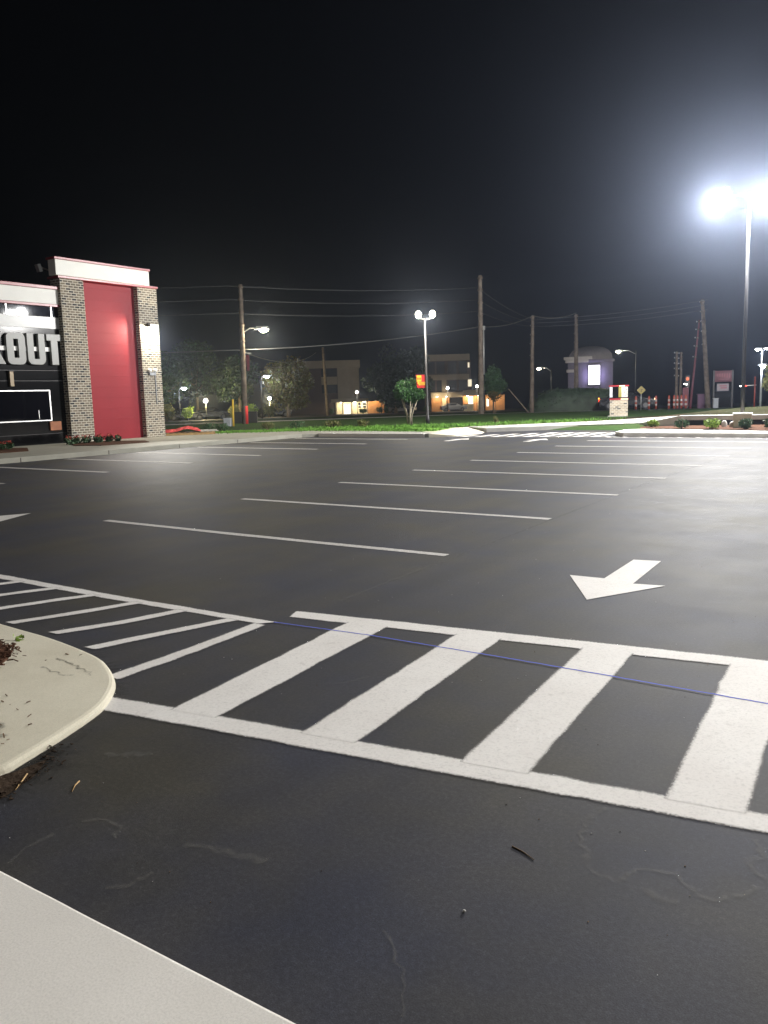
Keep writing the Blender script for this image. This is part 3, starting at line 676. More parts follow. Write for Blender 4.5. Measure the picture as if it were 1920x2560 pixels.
def beds_and_far_walk():
    # walk in front of the building, joined to the strip along the far kerb
    W1 = [(-45, -30), (-22.95, -30), (-22.95, 26.2), (-22.75, 27.1), (-22.3, 27.72), (-16.75, 27.72), (-16.9, 28.6), (-18.4, 29.35), (-22.2, 30.0), (-24.0, 30.15), (-29.3, 26.9), (-45, 26.9)]
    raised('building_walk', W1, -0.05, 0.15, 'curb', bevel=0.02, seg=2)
    raised('far_kerb', [(-22.3, 27.66), (-16.95, 27.66), (-16.95, 27.95), (-22.3, 27.95)], -0.05, 0.158, 'walk', bevel=0.02, seg=2)  # light on this kerb face put in as paler concrete than the walk
    # gutter pan joints show as thin dark gaps in the kerb face
    mb = MB()
    for y in (14.15, 17.33, 20.4, 23.4): mb.bb(-22.951, -22.944, y - 0.012, y + 0.012, 0.0, 0.13, 'inkdark')
    tag(mb.build('kerb_joints'), kind='structure')
    raised('kerb_ramp', [(-17.9, 28.9), (-16.75, 27.74), (-15.95, 28.6), (-15.9, 30.6), (-16.3, 31.6), (-18.1, 33.4), (-18.6, 32.6)], -0.05, lambda x, y: 0.145 if x < -16.6 else 0.02, 'concrete', bevel=0.0)
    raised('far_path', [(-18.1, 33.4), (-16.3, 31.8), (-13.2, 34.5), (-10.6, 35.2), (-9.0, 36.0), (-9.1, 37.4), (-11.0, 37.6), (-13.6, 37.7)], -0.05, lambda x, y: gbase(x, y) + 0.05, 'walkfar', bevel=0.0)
    isl = [(-9.35, 28.82), (-5, 28.62), (20, 27.6), (20, 30.3), (-4.7, 30.0), (-7.2, 31.0), (-9.6, 31.6), (-10.05, 31.0), (-9.9, 29.6)]
    raised('far_island', isl, -0.05, 0.15, 'walk', bevel=0.03)
    tag(sheet('mulch_strip', [(-9.9, 32.6), (-9.6, 31.62), (-7.2, 31.02), (-4.7, 30.02), (20, 30.32), (20, 35.4), (-4, 35.4), (-8.9, 34.6)], 0.05, 'mulch', step=1.5), kind='structure')
    tag(sheet('lit_mown_strip', [(-29.6, 27.0), (-29.3, 26.92), (-24.0, 30.17), (-22.2, 30.02), (-18.4, 29.37), (-17.6, 29.6), (-18.3, 32.3), (-20.5, 33.0), (-24.5, 33.2), (-29.8, 30.3)], 0.03, 'lawn', step=1.2), kind='structure')
    tag(sheet('berm', [(-9.3, 34.7), (20, 35.5), (20, 46), (2, 50), (-9, 50), (-14, 46), (-14.5, 41), (-11, 39.4), (-9.2, 38.0)], 0.03, 'berm', step=1.2), kind='structure')
    tag(sheet('verge_bed', [(-18.2, 33.5), (-13.6, 37.75), (-10.9, 37.65), (-9.2, 38.3), (-11, 39.6), (-14, 39.8), (-17, 37.6), (-19.3, 34.6)], 0.025, 'dirt', step=1.2), kind='structure')
    # low planting beds cut into the walk by the building
    for pl in ([(-26.6, 18.6), (-25.5, 18.95), (-25.3, 21.0), (-26.4, 21.7), (-28.3, 21.2), (-28.3, 19.6)], [(-25.75, 12.0), (-25.6, 16.1), (-27.4, 17.2), (-28.4, 16.9), (-28.4, 12.0)]):
        tag(MB().prism(pl, 0.1, 0.175, 'mulch').build('planting_bed'), kind='structure')
beds_and_far_walk()

def tufts(name, line, n, spread, zf, h, m='blade'):
    mb = MB()
    for _ in range(n):
        k = R.randrange(len(line) - 1); t = R.random(); x = line[k][0] + (line[k + 1][0] - line[k][0]) * t + R.gauss(0, spread); y = line[k][1] + (line[k + 1][1] - line[k][1]) * t + R.gauss(0, spread)
        z = zf(x, y); a = R.uniform(0, 6.28); hh = h * R.uniform(0.5, 1.3); w = 0.012 * R.uniform(1, 2.2)
        mb.poly([(x - w * math.cos(a), y - w * math.sin(a), z), (x + w * math.cos(a), y + w * math.sin(a), z), (x + R.gauss(0, hh * 0.4), y + R.gauss(0, hh * 0.4), z + hh)], m)
    return tag(mb.build(name), kind='stuff')
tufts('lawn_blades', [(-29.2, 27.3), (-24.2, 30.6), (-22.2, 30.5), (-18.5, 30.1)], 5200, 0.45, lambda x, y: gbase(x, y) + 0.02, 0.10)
tufts('verge_grass', [(-27, 31.5), (-22, 33.5), (-18.5, 35.5), (-15, 40)], 5200, 1.1, gh, 0.13)

for pts, w in (([(-4.28, 2.2), (-4.12, 2.12), (-3.98, 2.2), (-3.8, 2.1)], .03), ([(-4.7, 3.02), (-4.5, 3.0), (-4.35, 2.96), (-4.2, 2.93)], .012), ([(-4.62, 2.86), (-4.45, 2.84), (-4.3, 2.86)], .008), ([(-3.9, 1.95), (-3.75, 1.92), (-3.62, 1.98)], .02)):
    o = wander(pts, w, 'stain_dark', 'scuff', z=0.0412, jit=0.012); o['label'] = 'dark scuff on the pale island kerb'
# ------------------------------------------------------------------ restaurant
def restaurant():
    b = empty('restaurant', (-29.3, 18, 0.15), 'black glass restaurant with white roof bands, big grey letters and red brick-flanked tower', 'building')
    b_ = lambda mb, n, **k: put(mb, n, b, **k)
    X = -29.3
    # main body
    b_(MB().bb(-44, X, -12, 20.2, 0.15, 5.45, 'blackwall').bb(-44, -29.63, 20.2, 24.9, 0.15, 5.45, 'blackwall'), 'wall')
    # horizontal panel grooves in the lower wall
    for z in (0.55, 2.62, 3.02): b_(MB().bb(X - 0.002, X + 0.006, -12, 20.2, z, z + 0.02, 'darkmetal'), 'panel_groove')
    b_(MB().bb(-44, X + 0.14, -12.2, 20.19, 5.6, 6.17, 'whitepanel'), 'fascia', bevel=0.015)
    tr = MB(); tr.bb(-44, X + 0.2, -12.25, 20.195, 6.17, 6.29, 'redtrim'); tr.bb(-44, X + 0.16, -12.2, 20.193, 5.5, 5.6, 'redtrim'); b_(tr, 'red_coping', bevel=0.01)
    # clerestory glass and the grey band under it
    w = b_(MB().bb(X - 0.05, X + 0.04, -12, 20.2, 5.11, 5.5, 'glassblack'), 'clerestory_window')
    for y in (12.2, 14.1, 16.05, 17.98, 19.87): put(MB().bb(X + 0.041, X + 0.075, y - 0.025, y + 0.025, 5.112, 5.498, 'alu'), 'mullion', w)
    b_(MB().bb(X, X + 0.05, -12, 20.2, 4.66, 5.105, 'greyband'), 'grey_band')
    # letters
    def rrect(y0, y1, z0, z1, r, cut=(1, 1, 1, 1), n=5):
        P = []
        for (cy_, cz, a0, c) in ((y1 - r, z1 - r, 0, cut[0]), (y0 + r, z1 - r, 90, cut[1]), (y0 + r, z0 + r, 180, cut[2]), (y1 - r, z0 + r, 270, cut[3])):
            if c:
                for k in range(n + 1): a = math.radians(a0 + 90 * k / n); P.append((cy_ + r * math.cos(a), cz + r * math.sin(a)))
            else: P.append((cy_ + (r if a0 in (0, 270) else -r), cz + (r if a0 in (0, 90) else -r)))
        return P
    z0, z1 = 3.245, 4.44; XF = X + 0.16
    def ring(mb, y0, y1, sy0, sy1, sz0, sz1):
        # O: outer rounded rectangle with slot, as quads between two matching loops
        O = rrect(y0, y1, z0, z1, 0.2); I = rrect(sy0, sy1, sz0, sz1, 0.02); n = len(O)
        for (xx, flip) in ((XF, False), (X + 0.02, True)):
            bb = len(mb.v); mb.v += [(xx, *p) for p in O] + [(xx, *p) for p in I]
            for i in range(n):
                j = (i + 1) % n; q = [bb + i, bb + j, bb + n + j, bb + n + i]; mb.face(q[::-1] if flip else q, 'letter')
        for L, rev in ((O, False), (I, True)):
            bb = len(mb.v); mb.v += [(X + 0.02, *p) for p in L] + [(XF, *p) for p in L]
            for i in range(n):
                j = (i + 1) % n; q = [bb + i, bb + j, bb + n + j, bb + n + i]; mb.face(q[::-1] if rev else q, 'letter')
    def letter(ch, y0):
        mb = MB(); W = 0.76
        if ch == 'O': ring(mb, y0, y0 + W, y0 + 0.28, y0 + 0.48, 3.49, 4.2)
        elif ch == 'U':
            P = [(y0, z1), (y0, z0 + 0.22)] + [(y0 + 0.22 - 0.22 * math.cos(a), z0 + 0.22 - 0.22 * math.sin(a)) for a in (math.radians(22 * k) for k in range(1, 4))] + [(y0 + 0.22, z0), (y0 + W - 0.22, z0)]
            P += [(y0 + W - 0.22 + 0.22 * math.sin(a), z0 + 0.22 - 0.22 * math.cos(a)) for a in (math.radians(22 * k) for k in range(1, 4))] + [(y0 + W, z0 + 0.22), (y0 + W, z1), (y0 + 0.48, z1), (y0 + 0.48, 3.47), (y0 + 0.28, 3.47), (y0 + 0.28, z1)]
            mb.yzprism(P, X + 0.02, XF, 'letter')
        elif ch == 'T':
            c = y0 + 0.33; mb.yzprism([(y0, z1), (y0, z1 - 0.26), (c - 0.155, z1 - 0.26), (c - 0.155, z0), (c + 0.155, z0), (c + 0.155, z1 - 0.26), (y0 + 0.66, z1 - 0.26), (y0 + 0.66, z1)], X + 0.02, XF, 'letter')
        elif ch == 'K':
            mb.yzprism([(y0, z0), (y0, z1), (y0 + 0.28, z1), (y0 + 0.28, 4.0), (y0 + 0.5, z1), (y0 + 0.8, z1), (y0 + 0.5, 3.88), (y0 + 0.82, z0), (y0 + 0.52, z0), (y0 + 0.28, 3.7), (y0 + 0.28, z0)], X + 0.02, XF, 'letter')
        elif ch == 'C':
            mb.yzprism([(y0 + W, z1 - 0.42), (y0 + W, z1 - 0.2), (y0 + W - 0.2, z1), (y0 + 0.2, z1), (y0, z1 - 0.2), (y0, z0 + 0.2), (y0 + 0.2, z0), (y0 + W - 0.2, z0), (y0 + W, z0 + 0.2), (y0 + W, z0 + 0.42),
                        (y0 + 0.48, z0 + 0.42), (y0 + 0.48, z0 + 0.25), (y0 + 0.28, z0 + 0.25), (y0 + 0.28, z1 - 0.25), (y0 + 0.48, z1 - 0.25), (y0 + 0.48, z1 - 0.42)], X + 0.02, XF, 'letter')
        b_(mb, 'letter', bevel=0.012)
    for ch, y0 in (('C', 14.33), ('O', 15.19), ('O', 16.04), ('K', 16.92), ('O', 17.82), ('U', 18.66), ('T', 19.5)): letter(ch, y0)
    b_(MB().bb(X + 0.03, X + 0.07, 13.9, 19.72, 3.77, 3.93, 'whitebar'), 'sign_bar')
    # big window with white frame
    wf = b_(MB().bb(X - 0.02, X + 0.012, 11.6, 19.5, 1.1, 2.24, 'glassblack'), 'window')
    fr = MB(); fr.bb(X + 0.0125, X + 0.04, 11.6, 19.55, 2.235, 2.275, 'alu'); fr.bb(X + 0.0125, X + 0.04, 11.6, 19.55, 1.065, 1.105, 'alu'); fr.bb(X + 0.0125, X + 0.04, 19.5, 19.55, 1.105, 2.235, 'alu')
    put(fr, 'frame', wf)
    put(MB().bb(X + 0.0125, X + 0.02, 19.0, 19.02, 1.15, 1.5, 'alu'), 'mullion', wf)  # short strip standing in for a bollard's reflection in the glass
    # wall box by the corner
    b_(MB().bb(X + 0.001, X + 0.07, 19.42, 19.92, 0.68, 1.03, M['cabinet']), 'wall_box', bevel=0.012)
    # lantern between letters and window
    lb = MB(); lb.bb(X + 0.005, X + 0.12, 17.86, 18.02, 2.42, 2.98, M['lantern']); lb.bb(X + 0.005, X + 0.15, 17.83, 18.05, 2.98, 3.02, 'darkmetal'); b_(lb, 'wall_lantern', bevel=0.01)
    # tower: two brick pillars with the red panel between them, white cap
    for (y0, y1) in ((20.2, 21.28), (23.97, 25.02)):
        mb = MB(); mb.bb(-29.62, -29.0, y0, y1, 0.15, 6.62, 'brick'); b_(mb, 'brick_pillar', boxuv=True, bevel=0.01)
    b_(MB().bb(-29.6, -29.25, 21.28, 23.97, 0.15, 6.66, 'redpanel'), 'red_panel')
    for k in range(1, 15): z = 0.15 + 0.445 * k; b_(MB().bb(-29.252, -29.246, 21.285, 23.965, z, z + 0.014, 'redpanel'), 'panel_joint', bevel=.003)
    b_(MB().bb(-29.35, -28.88, 19.98, 24.56, 6.71, 7.31, 'whitepanel'), 'tower_cap', bevel=0.015)
    tr = MB(); tr.bb(-29.4, -28.83, 19.93, 24.60, 7.31, 7.4, 'redtrim'); tr.bb(-29.66, -28.93, 20.1, 25.05, 6.62, 6.71, 'redtrim'); b_(tr, 'tower_coping', bevel=0.01)
    # roof bracket behind the tower edge
    rb = MB(); rb.tube([(-30.0, 20.9, 6.4), (-30.0, 20.6, 7.0), (-30.0, 20.1, 7.12)], 0.035, 'steel'); rb.box((-30.0, 20.0, 7.08), (0.2, 0.14, 0.3), 'steel', Matrix.Rotation(0.3, 3, 'X')); rb.tube([(-30.0, 20.75, 7.1), (-30.0, 20.72, 6.6)], 0.025, 'steel'); b_(rb, 'roof_bracket')
    # wall pack light on the outer pillar, emergency light heads and conduit below
    wp = b_(MB().box((-28.88, 24.55, 5.02), (0.24, 0.42, 0.16), 'darkmetal', Matrix.Rotation(0.15, 3, 'Y')), 'wall_lamp', bevel=0.015)
    put(MB().box((-28.85, 24.55, 4.93), (0.2, 0.36, 0.025), 'lampneutral'), 'lens', wp)
    light('wall_lamp_light', wp, (0.45, 0, -0.2) if False else (-28.72, 24.55, 4.86), 620, (1.0, 0.93, 0.74), 0.05)
    light('added_wall_beam', wp, (-28.74, 24.5, 4.86), 3200, (1.0, 0.97, 0.9), 0.05, kind='SPOT', aim=(8.0, -5.2, -4.9), spot=math.radians(46), blend=1.0)  # extra spot added to brighten the asphalt out from the wall lamp
    el = MB(); el.bb(-29, -28.9, 24.28, 24.62, 2.86, 2.98, 'utility')
    for y in (24.3, 24.6): el.lathe((-28.93, y, 3.04), [(0.03, -0.06), (0.085, -0.02), (0.1, 0.05), (0.07, 0.10), (0.02, 0.11)], 'whitebar', 12)
    el.tube([(-28.97, 24.62, 2.9), (-28.97, 24.62, 1.6)], 0.018, 'utility', 6); b_(el, 'emergency_light')
    return b
def put(mb, name, parent, **k):
    """link a part under its thing; vertices are given in world metres"""
    o = mb.build(name, parent, **k)
    p = parent; off = Vector((0, 0, 0))
    while p is not None:
        off += Vector(p.location); p = p.parent
    o.location = -off if parent.parent is None else Vector((0, 0, 0))
    return o
M['cabinet'] = mat('rusty_box', (0.30, 0.10, 0.035), 0.6, var=0.2, vscale=5)
M['lantern'] = mat('lantern_brass', (0.17, 0.13, 0.08), 0.4, metal=0.3, var=0.2)
_light = light
def light(name, parent, loc, power, col, rad=0.1, **k):
    """lamp light given in world metres, parented to its fitting"""
    o = _light(name, None, loc, power, col, rad, **k)
    if parent:
        o.parent = parent; off = Vector((0, 0, 0)); p = parent
        while p is not None: off += Vector(p.location); p = p.parent
        o.location = Vector(loc) - off
    return o
restaurant()

# ------------------------------------------------------------------ flowers in the beds by the building
def flower_plant(rng):
    mb = MB()
    for _ in range(6):
        a = rng.uniform(0, 6.28); r = rng.uniform(0.02, 0.12); h = rng.uniform(0.12, 0.3)
        mb.tube([(0, 0, 0), (r * math.cos(a) * .5, r * math.sin(a) * .5, h * .6), (r * math.cos(a), r * math.sin(a), h)], 0.006, 'leafgreen', 4)
    mb.leaves((0, 0, 0.13), (0.13, 0.13, 0.12), 70, 0.09, 'leafmid', rng)
    return mb
PLANTS = [flower_plant(random.Random(40 + k)) for k in range(3)]
def flower(x, y, z, k, label, group):
    t = empty('flower_plant', (x, y, z), label, 'flower', group, R.uniform(0, 6.28))
    f = PLANTS[k % 3].build('foliage', t)
    rng = random.Random(k); mb = MB(); mb.leaves((0, 0, 0.25), (0.12, 0.12, 0.08), 26, 0.055, 'flower', rng)
    mb.build('blossom', t)
for k in range(11):
    flower(-27.6 + 0.03 * k + R.gauss(0, 0.15), 19.1 + 0.2 * k + R.gauss(0, 0.05), 0.17, k, 'red flowering bedding plant in the mulch in front of the red tower panel', 'flowers in front of the red panel')
for k in range(10):
    flower(-27.2 + R.gauss(0, 0.2), 14.2 + 0.25 * k, 0.17, k + 20, 'red flowering bedding plant in the mulch below the black glass wall', 'flowers below the black wall')

# ------------------------------------------------------------------ pallet with tarp and boards
def pallet():
    c = Vector((-28.75, 26.3, 0.15)); ang = math.radians(47); rt = RZ(ang)
    o = empty('pallet', c, 'low wooden pallet with boards and a crumpled red tarp beside the brick pillar', 'pallet', rz=ang)
    f = MB()
    for y in (-0.5, 0, 0.5): f.box((0, y, 0.05), (2.2, 0.09, 0.09), 'plank')
    for k in range(9): f.box((-1.02 + k * 0.255, 0, 0.11), (0.12, 1.1, 0.022), 'plank')
    f.build('frame', o)
    t = MB(); t.box((0.5, -0.1, 0.145), (1.5, 0.3, 0.03), 'board', RZ(0.05)); t.box((-0.1, 0.2, 0.14), (1.9, 0.25, 0.03), 'board', RZ(-0.04)); t.box((0.75, 0.35, 0.18), (0.9, 0.2, 0.03), 'board'); t.build('board', o)
    tp = MB(); rng = random.Random(3); n, mm = 15, 8
    for j in range(mm):
        for i in range(n):
            x = -1.25 + 1.7 * i / (n - 1); y = -0.5 + 0.9 * j / (mm - 1); e = min(i, n - 1 - i, j, mm - 1 - j)
            tp.v.append((x + rng.gauss(0, 0.02), y + rng.gauss(0, 0.02), 0.165 + (0.02 + 0.09 * rng.random() if e > 0 else -0.02) + 0.14 * math.exp(-((x + 0.15) / 0.4) ** 2)))
    for j in range(mm - 1):
        for i in range(n - 1): tp.face([j * n + i, j * n + i + 1, (j + 1) * n + i + 1, (j + 1) * n + i], 'tarp')
    so = tp.build('tarp', o); so.modifiers.new('thickness', 'SOLIDIFY').thickness = 0.012
pallet()

# ------------------------------------------------------------------ trees, shrubs, hedges
def tree(name, label, x, y, z, H, crown, trunk_m, leaf, nleaf, size, cat='tree', group=None, multi=1, tr=0.12, leaf2=None, f2=0.0, seed=1, bl=0, trunk_h=0.4):
    """crown: list of (dx, dy, dz, rx, ry, rz) clumps"""
    rng = random.Random(seed); o = empty(name, (x, y, z), label, cat, group)
    t = MB()
    for k in range(multi):
        a = 2 * math.pi * k / max(multi, 1) + 0.4; sp = 0.0 if multi == 1 else 0.09
        bx, by = sp * math.cos(a), sp * math.sin(a)
        top = Vector((bx * 5, by * 5, H * trunk_h + H * 0.12))
        t.tube([(bx, by, -0.1), (bx * 1.6 + rng.gauss(0, .02), by * 1.6, H * trunk_h * 0.5), tuple(top)], [tr * (1 if multi == 1 else .4), tr * (.8 if multi == 1 else .33), tr * (.6 if multi == 1 else .25)], trunk_m, 8)
        for c in rng.sample(crown, min(len(crown), 5 if multi == 1 else 2)):
            t.tube([tuple(top), tuple((top + Vector(c[:3])) / 2 + Vector((0, 0, -0.05 * H))), c[:3]], [tr * (.55 if multi == 1 else .25), tr * .25, tr * .08], trunk_m, 6)
    t.build('trunk', o)
    cr = MB(); vol = sum(c[3] * c[4] * c[5] for c in crown)
    for c in crown: cr.leaves(c[:3], c[3:], max(30, int(nleaf * c[3] * c[4] * c[5] / vol)), size, leaf, rng, 0.35, leaf2, f2)
    cr.build('crown', o)
    if bl:
        b = MB()
        for _ in range(bl):
            c = crown[rng.randrange(len(crown))]; a = rng.uniform(0, 6.28); e = rng.uniform(-0.3, 0.9)
            p = (c[0] + c[3] * math.cos(a) * math.cos(e), c[1] + c[4] * math.sin(a) * math.cos(e), c[2] + c[5] * math.sin(e))
            b.leaves(p, (size * .6,) * 3, 9, size * 0.5, 'blossom', rng)
        b.build('blossom', o)
    return o
def clumps(rng, n, cx, cz, rx, rz, r0, r1):
    out = []
    for _ in range(n):
        a = rng.uniform(0, 6.28); q = rng.random() ** .5; e = rng.uniform(-1, 1)
        r = rng.uniform(r0, r1); w = math.sqrt(max(0.05, 1 - e * e))
        out.append((cx + rx * q * w * math.cos(a), rx * q * w * math.sin(a), cz + rz * e, r, r, r * rng.uniform(.7, 1)))
    return out
g_ = random.Random(11)
# crepe myrtle by the banner post
tree('crepe_myrtle', 'small green tree with several pale stems and white blossom beside the banner post', -23.4, 36.8, gh(-23.4, 36.8), 2.5, clumps(g_, 40, 0, 1.75, 0.66, 0.36, 0.26, 0.40), 'barkpale', 'leafgreen', 11000, 0.085, multi=5, tr=0.1, leaf2='leafmid', f2=0.35, seed=5, bl=34, trunk_h=0.42)
# flowering tree beside the bare pole, across the street
tree('flowering_tree', 'broad brownish tree with white blossom beside the shorter leaning wooden pole', -59.0, 68.2, gh(-59, 68.2), 6.2, clumps(g_, 30, 0.2, 3.5, 2.3, 1.9, 0.9, 1.5) + [(-1.2, 0, 1.6, 1.1, 1.1, .9), (1.6, .4, 1.9, 1.0, 1.0, .9)], 'bark', 'leafbrown', 9000, 0.26, tr=0.24, leaf2='leafolive', f2=0.4, seed=6, bl=44, trunk_h=0.25)
# dark trees left of it
for k, (x, y, H, rx, lf) in enumerate(((-73.5, 63.0, 7.8, 3.2, 'leafdark'), (-66.5, 68.5, 7.2, 3.0, 'leafdark'), (-79.0, 58.0, 6.2, 2.4, 'leafolive'), (-80.5, 75.0, 10.5, 4.0, 'leafdark'), (-86, 66, 9.0, 3.6, 'leafdark'))):
    tree('dark_tree', ['tall dark tree behind the wooden pole beside the brick pillar', 'dark rounded tree right of the wooden pole, under the blue white lamp', 'olive tree beside the brick pillar of the restaurant, under the left lamp', 'tallest dark tree at the back behind the wooden pole', 'dark tree at the back beside the brick pillar'][k],
         x, y, gh(x, y), H, clumps(g_, 22, 0, H * 0.58, rx * .8, H * .3, rx * .3, rx * .5), 'bark', lf, 5200, 0.30, group='dark trees across the street', tr=0.25, leaf2='leafmid', f2=0.2, seed=20 + k, trunk_h=0.3)
for k, (x, y, H, rx) in enumerate(((-77.4, 115.6, 11.5, 4.3), (-74.9, 118.0, 11.0, 3.6), (-73.2, 111, 7.6, 3.0))):
    tree('dark_tree', ['large dark tree covering the gap between the two far buildings, left half', 'large dark tree covering the gap between the two far buildings, right half', 'lower dark tree in front of the gap between the far buildings, behind the banner post'][k],
         x, y, gh(x, y), H, clumps(g_, 22, 0, H * 0.56, rx * .8, H * .33, rx * .32, rx * .5), 'bark', 'leafdark', 5200, 0.42, group='dark trees between the far buildings', tr=0.3, leaf2='hedge', f2=0.3, seed=30 + k, trunk_h=0.25)
tree('small_tree', 'slim green tree directly right of the tallest wooden pole', -33.6, 67.0, gh(-33.6, 67), 4.6, clumps(g_, 16, 0, 2.9, 0.75, 1.1, 0.45, 0.75), 'bark', 'leafmid', 4200, 0.15, tr=0.1, seed=41, trunk_h=0.3)
tree('small_tree', 'bushy tree at the right edge beside the blue white lamp', -8.6, 55.0, gh(-8.6, 55), 2.9, clumps(g_, 12, 0, 1.9, 0.5, 0.6, 0.35, 0.55), 'bark', 'leafolive', 2200, 0.12, tr=0.08, seed=42)
tree('sapling', 'bare thin sapling with orange leaves in front of the lit orange wall', -33.0, 66.2, gh(-33, 66.2), 2.4, clumps(g_, 8, 0, 1.6, 0.5, 0.3, 0.25, 0.4), 'bark', 'leafbrown', 700, 0.1, tr=0.04, seed=43)
tree('sapling', 'leafless yellow green seedling on the dark verge in front of the tallest pole', -17.9, 36.0, gh(-17.9, 36), 0.55, clumps(g_, 5, 0, 0.3, 0.12, 0.12, 0.1, 0.14), 'bark', 'leafolive', 160, 0.05, tr=0.012, seed=44)
def shrub(x, y, z, r, h, leaf, label, seed, n=900, group=None, size=0.06, name='shrub'):
    rng = random.Random(seed); o = empty(name, (x, y, z), label, 'shrub', group)
    s = MB()
    for k in range(6):
        a = rng.uniform(0, 6.28); s.tube([(0, 0, 0), (r * .4 * math.cos(a), r * .4 * math.sin(a), h * .5), (r * .7 * math.cos(a), r * .7 * math.sin(a), h * .8)], [.02, .014, .006], 'bark', 5)
    s.build('stem', o)
    f = MB()
    for k in range(7):
        a = rng.uniform(0, 6.28); q = rng.uniform(0.1, .6)
        f.leaves((r * q * math.cos(a), r * q * math.sin(a), h * rng.uniform(.4, .7)), (r * .5, r * .5, h * .36), n // 7, size, leaf, rng, .3)
    f.build('foliage', o)
    return o
SH = [(-9.45, 32.6, .30, .28, 'leaflime', 'small lime green shrub at the left end of the right mulch strip'), (-7.95, 31.25, .28, .36, 'leafmid', 'dark green shrub at the left end of the low grey wall'),
      (-6.85, 31.1, .38, .42, 'leaflime', 'bright lime green shrub in front of the low grey wall'), (-5.75, 31.0, .28, .38, 'leafmid', 'dark green shrub in front of the tan block'), (-4.95, 31.2, .30, .38, 'leafmid', 'dark green shrub right of the tan block at the picture edge')]
for k, (x, y, r, h, lf, lab) in enumerate(SH): shrub(x, y, gbase(x, y) + 0.04, r, h, lf, lab, 60 + k, 1100, 'shrubs in the right mulch strip')
for k, (x, y, r) in enumerate(((-29.6, 29.2, .35), (-27.9, 30.6, .45), (-26.6, 31.4, .5), (-25.2, 32.4, .5), (-31.2, 29.8, .4), (-23.8, 33.2, .35))):
    shrub(x, y, gh(x, y), r, 0.45, ('leafmid', 'leafolive')[k % 2], 'low straggly shrub in the grass between the pallet and the crepe myrtle', 80 + k, 500, 'low shrubs along the left lawn')
for k, (x, y, rr_, hh_) in enumerate(((-69.5, 60.3, .9, 1.9), (-68.0, 62.0, .7, 1.7), (-65.2, 66.2, 1.0, 1.7), (-64.0, 67.4, 1.0, 1.9), (-62.6, 69.0, .9, 1.6))):
    shrub(x, y, gh(x, y), rr_, hh_, ('leafolive', 'leaflime')[k % 2], ['olive bush in lamp light beside the brick pillar', 'yellow green bush in lamp light under the left lamp', 'olive bush left of the first wooden pole, lit from behind', 'yellow green lit bush just right of the first wooden pole', 'olive bush in front of the globe lamp under the dark trees'][k], 130 + k, 700, 'lamp lit bushes under the dark trees', .16)
def hedge():
    o = empty('hedge', (-26.5, 68.0, gh(-26.5, 68)), 'big rounded dark hedge in front of the tower with the lit screen', 'hedge')
    a = MB(); rng = random.Random(9)
    # solid leafy core lofted along a line, rounded shoulders, then leaf sprays
    pts = [(-3.25, -1.25), (-2.6, -1.0), (-1.5, -.55), (0, 0.05), (1.6, .7), (3.0, 1.2), (3.5, 1.4)]; hs = [0.15, 1.75, 2.1, 2.15, 2.1, 2.0, .3]; sec = 9
    for (x, y), h in zip(pts, hs):
        for k in range(sec):
            t = math.pi * k / (sec - 1); cx = math.cos(t) * 0.9; zz = h * (math.sin(t) ** 0.45) - 0.05
            a.v.append((x - 0.37 * cx + rng.gauss(0, .05), y + 0.93 * cx + rng.gauss(0, .05), zz + rng.gauss(0, .04)))
    for i in range(len(pts) - 1):
        for k in range(sec - 1): a.face([i * sec + k, (i + 1) * sec + k, (i + 1) * sec + k + 1, i * sec + k + 1], 'hedge', True)
    for i in range(len(pts) - 1):
        (x0, y0), (x1, y1) = pts[i], pts[i + 1]
        for _ in range(5):
            t = rng.random(); h = hs[i] + (hs[i + 1] - hs[i]) * t
            a.leaves((x0 + (x1 - x0) * t, y0 + (y1 - y0) * t, h * .5), (0.75, 0.95, h * .52), 260, 0.13, 'hedge', rng, .85, 'leafdark', .4)
    a.build('foliage', o)
hedge()

# ------------------------------------------------------------------ poles and cables
def pole(x, y, h, r, lean, label, extra=None, m='wood'):
    z = gh(x, y); o = empty('utility_pole', (x, y, z), label, 'utility pole', 'wooden utility poles')
    mb = MB(); n = 8; mb.tube([(lean[0] * k / n, lean[1] * k / n, -0.2 + (h + 0.2) * k / n) for k in range(n + 1)], [r * (1 - 0.38 * k / n) for k in range(n + 1)], m, 10); mb.build('pole', o)
    for t in (0.985, 0.9, 0.81, 0.72, .6):
        px, py, pz = lean[0] * t, lean[1] * t, h * t; hw = MB()
        hw.tube([(px - 0.22, py + 0.1, pz), (px + 0.02, py, pz)], 0.02, 'darkmetal', 6); hw.lathe((px - 0.22, py + 0.1, pz - 0.06), [(.03, 0), (.055, .05), (.03, .12)], 'utility', 8)
        hw.tube([(px - 0.01, py, pz + .02), (px, py, pz - 0.10)], r * .88, 'wood', 10); hw.build('insulator', o)
    return o
P1 = pole(-37.41, 38.92, 8.8, 0.2, (0.1, 0.1), 'grey wooden pole nearest the brick pillar, with a red marker sleeve')
mk = MB(); mk.tube([(0.13, 0.0, 0.0), (0.13, 0.02, 1.15)], 0.12, 'bannerred', 10); mk.build('marker_sleeve', P1)
ar = MB(); ar.tube([(0.05, 0.05, 5.75), (0.45, 0.42, 6.1), (0.9, 0.82, 6.05)], 0.03, 'steel', 6); ar.build('lamp_arm', P1)
